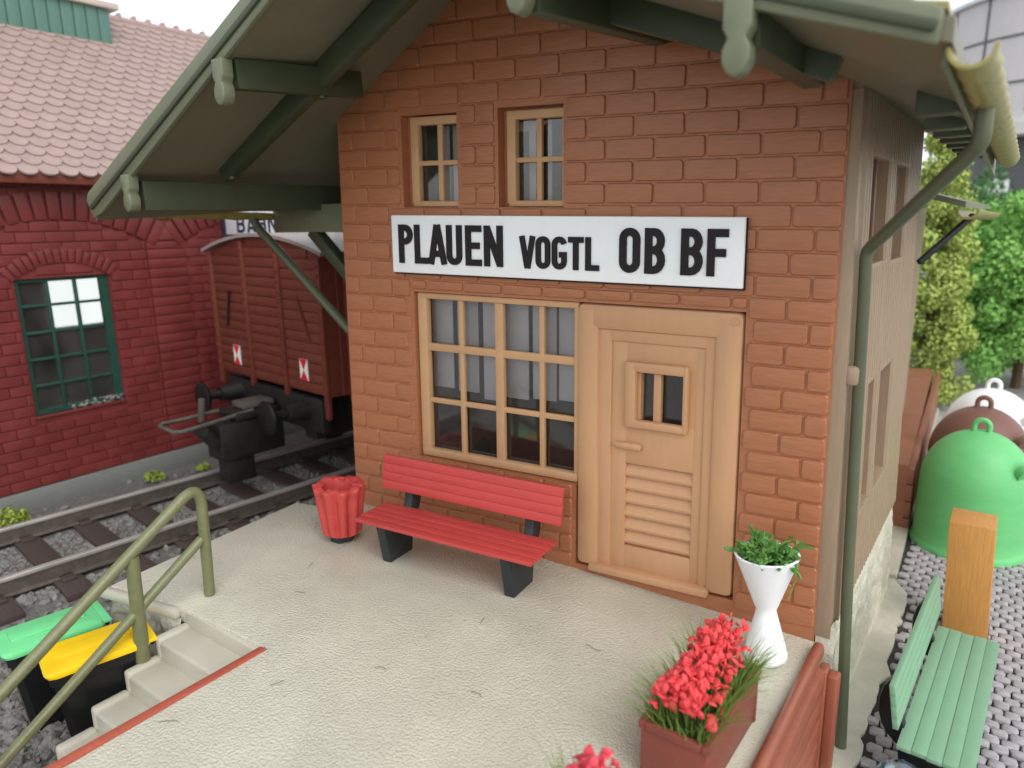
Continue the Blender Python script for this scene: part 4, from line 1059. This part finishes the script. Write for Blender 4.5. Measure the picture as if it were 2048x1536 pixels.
# shed window
m = MB(); x0, x1 = SX - .13, SX - .05
m.bx(x0, x1, wo[0], wo[0] + .07, wo[2], wo[3]); m.bx(x0, x1, wo[1] - .13, wo[1], wo[2], wo[3]); m.bx(x0, x1 - .002, wo[0] + .06, wo[1] - .12, wo[2], wo[2] + .08); m.bx(x0, x1 - .002, wo[0] + .06, wo[1] - .12, wo[3] - .06, wo[3])
sf = m.build('window_frame', M['shedgreen'], sh, HO)
m = MB()
for q in (1, 2): yq = wo[0] + .05 + q * .42; m.bx(x0 + .02, x1 - .012, yq - .028, yq + .028, wo[2] + .05, wo[3] - .05, .006)
for q in range(1, 5): zq = wo[2] + .04 + q * .425; m.bx(x0 + .022, x1 - .014, wo[0] + .05, wo[1] - .1, zq - .022, zq + .022, .006)
m.build('glazing_bar', M['shedgreen'], sf, HO)
m = MB(); m.quad((x0 + .03, wo[0], wo[2]), (x0 + .03, wo[1], wo[2]), (x0 + .03, wo[1], wo[3]), (x0 + .03, wo[0], wo[3])); m.build('pane', M['hazy'], sf, HO, smooth=0, normals=False)
m = MB(); m.bx(ST, SX + .03, wo[0] - .02, wo[1] + .02, wo[2] - .05, wo[2], .008); m.build('sill', M['shed'], sh, HO)
m = MB(); rng = random.Random(8)
for i in range(90): stone(m, (rng.uniform(SX - .14, SX + .0), wo[0] + .5 + rng.random() ** .7 * .88, wo[2] + rng.uniform(.0, .09)), rng.uniform(.02, .04), rng)
m.build('sill_gravel', M['gravel'], smooth=0, origin=(SX - .05, -.3, wo[2]), normals=False)
tag(bpy.data.objects['sill_gravel'], 'pale gravel heaped on the sill of the shed window', 'gravel', kind='stuff')
# shed roof
PITCH = R(40); ex, ez = -5.72, 4.22
sx_, sz_ = -math.cos(PITCH), math.sin(PITCH); SLEN = 5.36
m = MB(); m.prism([(ex, YL, ez), (ex + sx_ * SLEN, YL, ez + sz_ * SLEN), (ex + sx_ * SLEN, YL, ez + sz_ * SLEN - .12), (ex, YL, ez - .12)], (0, 12.6, 0))
m.prism([(ex + sx_ * SLEN, YL, ez + sz_ * SLEN), (2 * (ex + sx_ * SLEN) - ex, YL, ez), (2 * (ex + sx_ * SLEN) - ex, YL, ez - .12), (ex + sx_ * SLEN, YL, ez + sz_ * SLEN - .12)], (0, 12.6, 0))
rfm = m.build('roof', M['tile'], sh, HO, smooth=0)
m = MB(); tw, tr_ = 0.28, 0.235
nrm = Vector((math.sin(PITCH), 0, math.cos(PITCH))); dn = Vector((-sx_, 0, -sz_))
nr = int(SLEN / tr_)
for q in range(nr + 1):
    y = -2.6 + (tw / 2 if q % 2 else 0)
    while y < 6.4:
        base = Vector((ex + sx_ * (q * tr_ + .0), y, ez + sz_ * (q * tr_)))
        pts = []
        for (a, b) in ((-.48, .34), (-.5, .02), (-.44, -.03), (-.3, -.075), (-.12, -.10), (.12, -.10), (.3, -.075), (.44, -.03), (.5, .02), (.48, .34)):
            lift = .05 if b < .3 else .004
            pts.append(base + Vector((0, a * tw * .985, 0)) + dn * (-b) + nrm * (lift + random.uniform(-.003, .003)))
        vt = [m.bm.verts.new(p) for p in pts]; vb = [m.bm.verts.new(p - nrm * .03) for p in pts]
        m.bm.faces.new(vt)
        for k_ in range(9): m.bm.faces.new((vt[k_], vb[k_], vb[k_ + 1], vt[k_ + 1]))
        y += tw
m.build('roof_tiles', M['tile'], rfm, HO, smooth=0)
m = MB(); m.tube([(ex + sx_ * SLEN, -3, ez + sz_ * SLEN + .02), (ex + sx_ * SLEN, 6.6, ez + sz_ * SLEN + .02)], .09, 10)
for q in range(30): yy = -2.9 + q * .32; m.box((ex + sx_ * SLEN, yy, ez + sz_ * SLEN + .1), (.16, .07, .14), .02)
m.build('ridge_tile', M['tile'], rfm, HO)
m = MB(); m.bx(ex - .06, ex + .02, YL, 6.6, ez - .16, ez + .0, .01); m.build('eaves_board', M['wagon'], sh, HO)
# ridge vent
m = MB(); vx = -8.98
m.bx(-10.7, vx, YL, 2.2, 6.2, 7.62)
yy = -2.6
while yy < 2.1: m.bx(vx - .005, vx + .03, yy + .012, yy + .218, 6.6, 7.62, .006); yy += .23
vt_ = m.build('ridge_vent', M['ventgreen'], sh, HO, smooth=30)
m = MB(); m.bx(-11.0, vx + .12, YL, 2.4, 7.625, 7.75, .02); m.build('vent_cap', M['ventcap'], vt_, HO)

# moss tufts by the track
def tuft(loc, r_, label, n_, matl, seed):
    rg = random.Random(seed); mb = MB()
    for i in range(n_):
        a, b = rg.uniform(0, 6.28), abs(rg.gauss(0, .5)); d_ = Vector((math.cos(a) * math.cos(b), math.sin(a) * math.cos(b), math.sin(b) + .25)); c = d_ * r_ * rg.uniform(.5, 1)
        u = Vector((rg.uniform(-1, 1), rg.uniform(-1, 1), rg.uniform(-1, 1))).normalized() * .03; v = u.orthogonal().normalized() * .022
        mb.quad(c - u, c + v, c + u, c - v)
    o = mb.build('moss_tuft', matl, None, (0, 0, 0), smooth=0, normals=False); o.location = loc; tag(o, label, 'moss', kind='stuff')
tuft((-5.5, -2.0, -.98), .26, 'bright moss clump at the left picture edge below the shed plinth', 420, M['moss'], 1)
tuft((-5.6, .25, -.98), .17, 'small leafy moss clump below the shed window', 160, M['moss'], 2)
tuft((-5.4, 1.05, -.98), .12, 'thin moss strip beside the wagon coupling', 110, M['moss'], 3)

# rear white board behind the wagon
rsn = thing('shop_sign', (-4.0, 2.4, -1.05), 'white board with dark blue lettering on posts above the boxcar roof', 'sign')
RSO = Vector(rsn.location)
m = MB(); m.bx(-5.93, -1.2, 2.36, 2.44, 3.32 - .08, 3.95, .008); m.build('board', M['rearsign'], rsn, RSO)
m = MB()
xx = -5.56
for ch in 'BAHNBETRIEB':
    wl = .13 if ch == 'I' else .245; letter(m, ch, xx, xx + wl, 3.27, 3.57, .05, -2.362, -2.35); xx += wl + .07
m.build('lettering', M['navy'], rsn, RSO, smooth=0)
for px in (-6.0, -1.15):
    m = MB(); m.bx(px - .05, px + .05, 2.35, 2.46, -1.05, 4.0, .008); m.build('post', M['navy'], rsn, RSO)

# ================================================================== RIGHT SIDE: CONTAINERS
def container(loc, label, matl, lbl_mat=None):
    b = thing('recycling_container', loc, label, 'container', 'dome shaped recycling containers on the cobbles')
    m = MB(); r_ = .67; prof = [(r_ * .98, 0), (r_ * 1.03, .01), (r_ * 1.035, .06), (r_ * 1.0, .10), (r_ * .985, .12)]
    hc = .92; prof += [(r_ * .985, .3), (r_ * .98, .6), (r_ * .97, hc)]
    for q in range(1, 13):
        a = R(90 * q / 12); prof.append((max(.0, r_ * .97 * math.cos(a)), hc + .72 * math.sin(a)))
    prof[-1] = (.02, hc + .72)
    m.lathe([(0, 0)] + prof, n=72); m.build('shell', matl, b, smooth=50)
    m = MB(); zt = hc + .70
    pts = [(-.085, 0, zt - .02), (-.085, 0, zt + .07)] + [(.085 * math.cos(R(a)), 0, zt + .08 + .085 * math.sin(R(a))) for a in range(165, 0, -15)] + [(.085, 0, zt + .07), (.085, 0, zt - .02)]
    m.tube(pts, .035, 12); m.build('lifting_loop', matl, b, smooth=60)
    m = MB(); m.tube([(.50, -.30, 1.28), (.56, -.34, 1.24)], .15, 20); m.build('inlet', matl, b, smooth=50)
container((6.25, 5.3, -1.05), 'green dome container in front of the brown and white ones', M['bgreen'])
container((6.21, 6.72, -1.05), 'brown dome container between the green and the white one', M['bbrown'])
container((6.28, 8.15, -1.05), 'white dome container behind the brown one', M['white'])
# wooden post
wp = thing('wooden_post', (6.40, 2.72, -1.05), 'square orange wooden post behind the green bench', 'post')
m = MB(); m.prism([(-.205, -.11, 0), (.205, -.11, 0), (.205, .34, 0), (-.205, .34, 0)], (0, 0, 1.32), .012); pb = m.build('shaft', M['wood'], wp)
for v in pb.data.vertices: v.co.x += -.05 * v.co.z
m = MB(); m.bx(-.215, .21, -.118, .35, 0.0, .045, .004); m.build('base', M['under'], wp)
# clear plastic piece
cg = MB(); cg.lathe([(0.0, 0.0), (.17, 0.0), (.21, .12), (.19, .24), (.12, .34), (.06, .37), (0.0, .375)], n=8)
o = cg.build('lamp_glass', M['clear'], smooth=0); o.location = (6.13, -.26, -.98); o.rotation_euler = (.2, .1, .3)
tag(o, 'clear faceted plastic lamp glass with pale blue tint before the green bench', 'lamp glass')

# ================================================================== BACKGROUND RIGHT
bb = thing('rear_platform_boards', (5.1, 9.5, -1.05), 'low brown board fence along the rear platform behind the building', 'fence')
BO = Vector(bb.location)
m = MB()
for q in range(4): m.beam((5.50, 5.2, -.93 + q * .25), (5.16, 12.6, -.93 + q * .25), .10, .235, .015)
m.prism([(5.47, 5.2, -1.05), (5.47, 5.2, -.02), (5.05, 12.6, -.02), (5.05, 12.6, -1.05)], (-.5, 0, 0)); m.build('board_panel', M['backfence'], bb, BO)
pp = MB(); pp.prism([(5.4, 3.6, -1.05), (5.62, 3.6, -1.05), (5.25, 12.8, -1.05), (4.0, 12.8, -1.05)], (0, 0, .1)); tag(pp.build('path', M['base'], smooth=0), kind='structure')

def foliage(name, loc, label, cat, matl, kind, h_, r_, n_, leaf, seed, group=None, trunk=.12):
    t_ = thing(name, loc, label, cat, group); rg = random.Random(seed)
    m = MB(); m.tube([(0, 0, 0), (.03, 0, h_ * .3), (0, .03, h_ * .6)], [trunk, trunk * .8, trunk * .4], 8); m.build('trunk', M['trunk'], t_)
    m = MB(); cl = []
    if kind == 'cone':
        for i in range(170):
            f_ = rg.random(); z = h_ * (.04 + .94 * f_); rad = r_ * (1 - f_) ** .62 * (0.9 if f_ > .1 else .75); a = rg.uniform(0, 6.28); q = rg.uniform(.55, 1)
            cl.append((Vector((rad * q * math.cos(a), rad * q * math.sin(a), z)), r_ * .30 * rg.uniform(.6, 1.1)))
    else:
        for i in range(150):
            d_ = Vector((rg.gauss(0, 1), rg.gauss(0, 1), rg.gauss(0, 1))).normalized(); q = rg.uniform(.45, 1)
            z = h_ * .49 + d_.z * h_ * .50 * q; wv = 1 + .25 * noise.noise(d_ * 1.7 + Vector((seed, 0, 0)))
            cl.append((Vector((d_.x * r_ * q * wv, d_.y * r_ * q * wv, z)), r_ * .26 * rg.uniform(.6, 1.15)))
    per = n_ // len(cl)
    for c, cr_ in cl:
        for i in range(per):
            d_ = Vector((rg.gauss(0, 1), rg.gauss(0, 1), rg.gauss(0, 1))).normalized(); p = c + d_ * cr_ * rg.uniform(.55, 1.05)
            u = Vector((rg.uniform(-1, 1), rg.uniform(-1, 1), rg.uniform(-1, 1))).normalized(); v = u.cross(d_).normalized() if u.cross(d_).length > .01 else u.orthogonal()
            l = leaf * rg.uniform(.6, 1.3); u = u * l; v = v * l * .6
            m.bm.faces.new([m.bm.verts.new(p - u), m.bm.verts.new(p + v + d_ * l * .3), m.bm.verts.new(p + u), m.bm.verts.new(p - v)])
    m.build('crown', matl, t_, smooth=0, normals=False)
foliage('conifer', (4.75, 13.6, -1.05), 'tall yellow green conifer right behind the station building', 'tree', M['thuja'], 'cone', 6.9, 1.08, 48000, .05, 4)
foliage('leafy_tree', (6.62, 16.6, -1.05), 'bushy mid green tree filling the right edge behind the containers', 'tree', M['bush'], 'ball', 5.3, 2.0, 60000, .06, 6, 'green trees behind the containers')
foliage('leafy_tree', (5.2, 21.0, -1.05), 'darker blue green tree between the conifer and the bushy tree', 'tree', M['bushd'], 'ball', 5.6, 1.6, 22000, .08, 8, 'green trees behind the containers')
# water tower
tw_ = thing('water_tower', (6.95, 27.0, -0.75), 'grey round water tower with panelled tank and shallow conical roof', 'tower')
m = MB(); Rr = 3.9
m.lathe([(0, 7.0), (Rr, 7.0), (Rr, 10.9), (0, 10.9)], n=64); m.build('tank', M['tower'], tw_, smooth=30)
m = MB()
for q in range(16): a = 2 * math.pi * q / 16 + .12; m.box((Rr * math.cos(a), Rr * math.sin(a), 9.1), (.05, .07, 3.6), 0, Matrix.Rotation(a, 4, 'Z'))
for z in (8.2, 9.6): m.lathe([(Rr - .1, z), (Rr + .03, z), (Rr + .03, z + .07), (Rr - .1, z + .07)], n=64)
m.build('panel_seam', M['towerd'], tw_, smooth=30)
m = MB(); m.lathe([(0, 10.92), (Rr + .18, 10.92), (Rr + .2, 11.02), (.4, 12.0), (0, 12.02)], n=64); m.tube([(0, 0, 12), (0, 0, 13)], .06, 8); m.build('roof', M['rearsign'], tw_, smooth=30)
m = MB(); m.lathe([(0, 6.6), (Rr + .25, 6.6), (Rr + .25, 6.98), (0, 6.98)], n=64); m.build('ring_gallery', M['tower'], tw_, smooth=30)
m = MB(); m.lathe([(0, 0), (3.2, 0), (3.0, 6.58), (0, 6.58)], n=48); shf = m.build('shaft', M['towerd'], tw_, smooth=30)
m = MB()
for a in (-95, -120, -70): a = R(a); m.box((3.12 * math.cos(a), 3.12 * math.sin(a), 4.2), (.2, .7, 2.2), .1, Matrix.Rotation(a, 4, 'Z'))
m.build('window', M['white'], shf)
# distant building mass left behind (keeps the horizon closed)

# ================================================================== LIGHT, SKY, CAMERA
w = bpy.data.worlds.new('World'); scene.world = w; w.use_nodes = True
nt = w.node_tree; bg = nt.nodes['Background']
sky = nt.nodes.new('ShaderNodeTexSky'); sky.sky_type = 'NISHITA'; sky.sun_disc = False
SUN_EL, SUN_AZ = R(50), R(118)            # compass-style azimuth from +Y towards +X
sky.sun_elevation = SUN_EL; sky.sun_rotation = SUN_AZ; sky.air_density = 1.0; sky.dust_density = 1.5; sky.ozone_density = 1.0
hs = nt.nodes.new('ShaderNodeHueSaturation'); hs.inputs['Saturation'].default_value = 0.18; hs.inputs['Value'].default_value = 2.6
nt.links.new(sky.outputs[0], hs.inputs['Color']); nt.links.new(hs.outputs[0], bg.inputs['Color'])
bg.inputs['Strength'].default_value = 0.15
sun = bpy.data.lights.new('sun', 'SUN'); sun.energy = 1.1; sun.angle = R(45); sun.color = (1.0, 0.985, 0.96)
so_ = bpy.data.objects.new('sun', sun); col.objects.link(so_)
sd = Vector((math.sin(SUN_AZ) * math.cos(SUN_EL), math.cos(SUN_AZ) * math.cos(SUN_EL), math.sin(SUN_EL)))
so_.rotation_euler = sd.to_track_quat('Z', 'Y').to_euler(); so_.location = sd * 30

cam = bpy.data.cameras.new('camera'); co = bpy.data.objects.new('camera', cam); col.objects.link(co)
F, yaw, pitch, roll = 1411.726090347999, -0.6257365670036186, 0.22645827485678396, 0.016253269459017165
fwd = Vector((math.sin(yaw) * math.cos(pitch), math.cos(yaw) * math.cos(pitch), -math.sin(pitch)))
rt_ = Vector((math.cos(yaw), -math.sin(yaw), 0)); dn_ = fwd.cross(rt_)
r2 = rt_ * math.cos(roll) + dn_ * math.sin(roll); d2 = fwd.cross(r2)
mw = Matrix((r2, -d2, -fwd)).transposed().to_4x4(); mw.translation = Vector((6.458054911691423, -5.609867643970183, 3.394238749612439))
co.matrix_world = mw
cam.sensor_width = 36; cam.sensor_fit = 'HORIZONTAL'; cam.lens = F / 2048 * 36; cam.clip_start = 0.05; cam.clip_end = 500
cam.dof.use_dof = True; cam.dof.focus_distance = 6.3; cam.dof.aperture_fstop = 0.6
scene.camera = co
scene.render.engine = 'CYCLES'
scene.view_settings.view_transform = 'Standard'; scene.view_settings.look = 'None'; scene.view_settings.gamma = 1.0
scene.view_settings.use_curve_mapping = False; scene.view_settings.exposure = -0.42
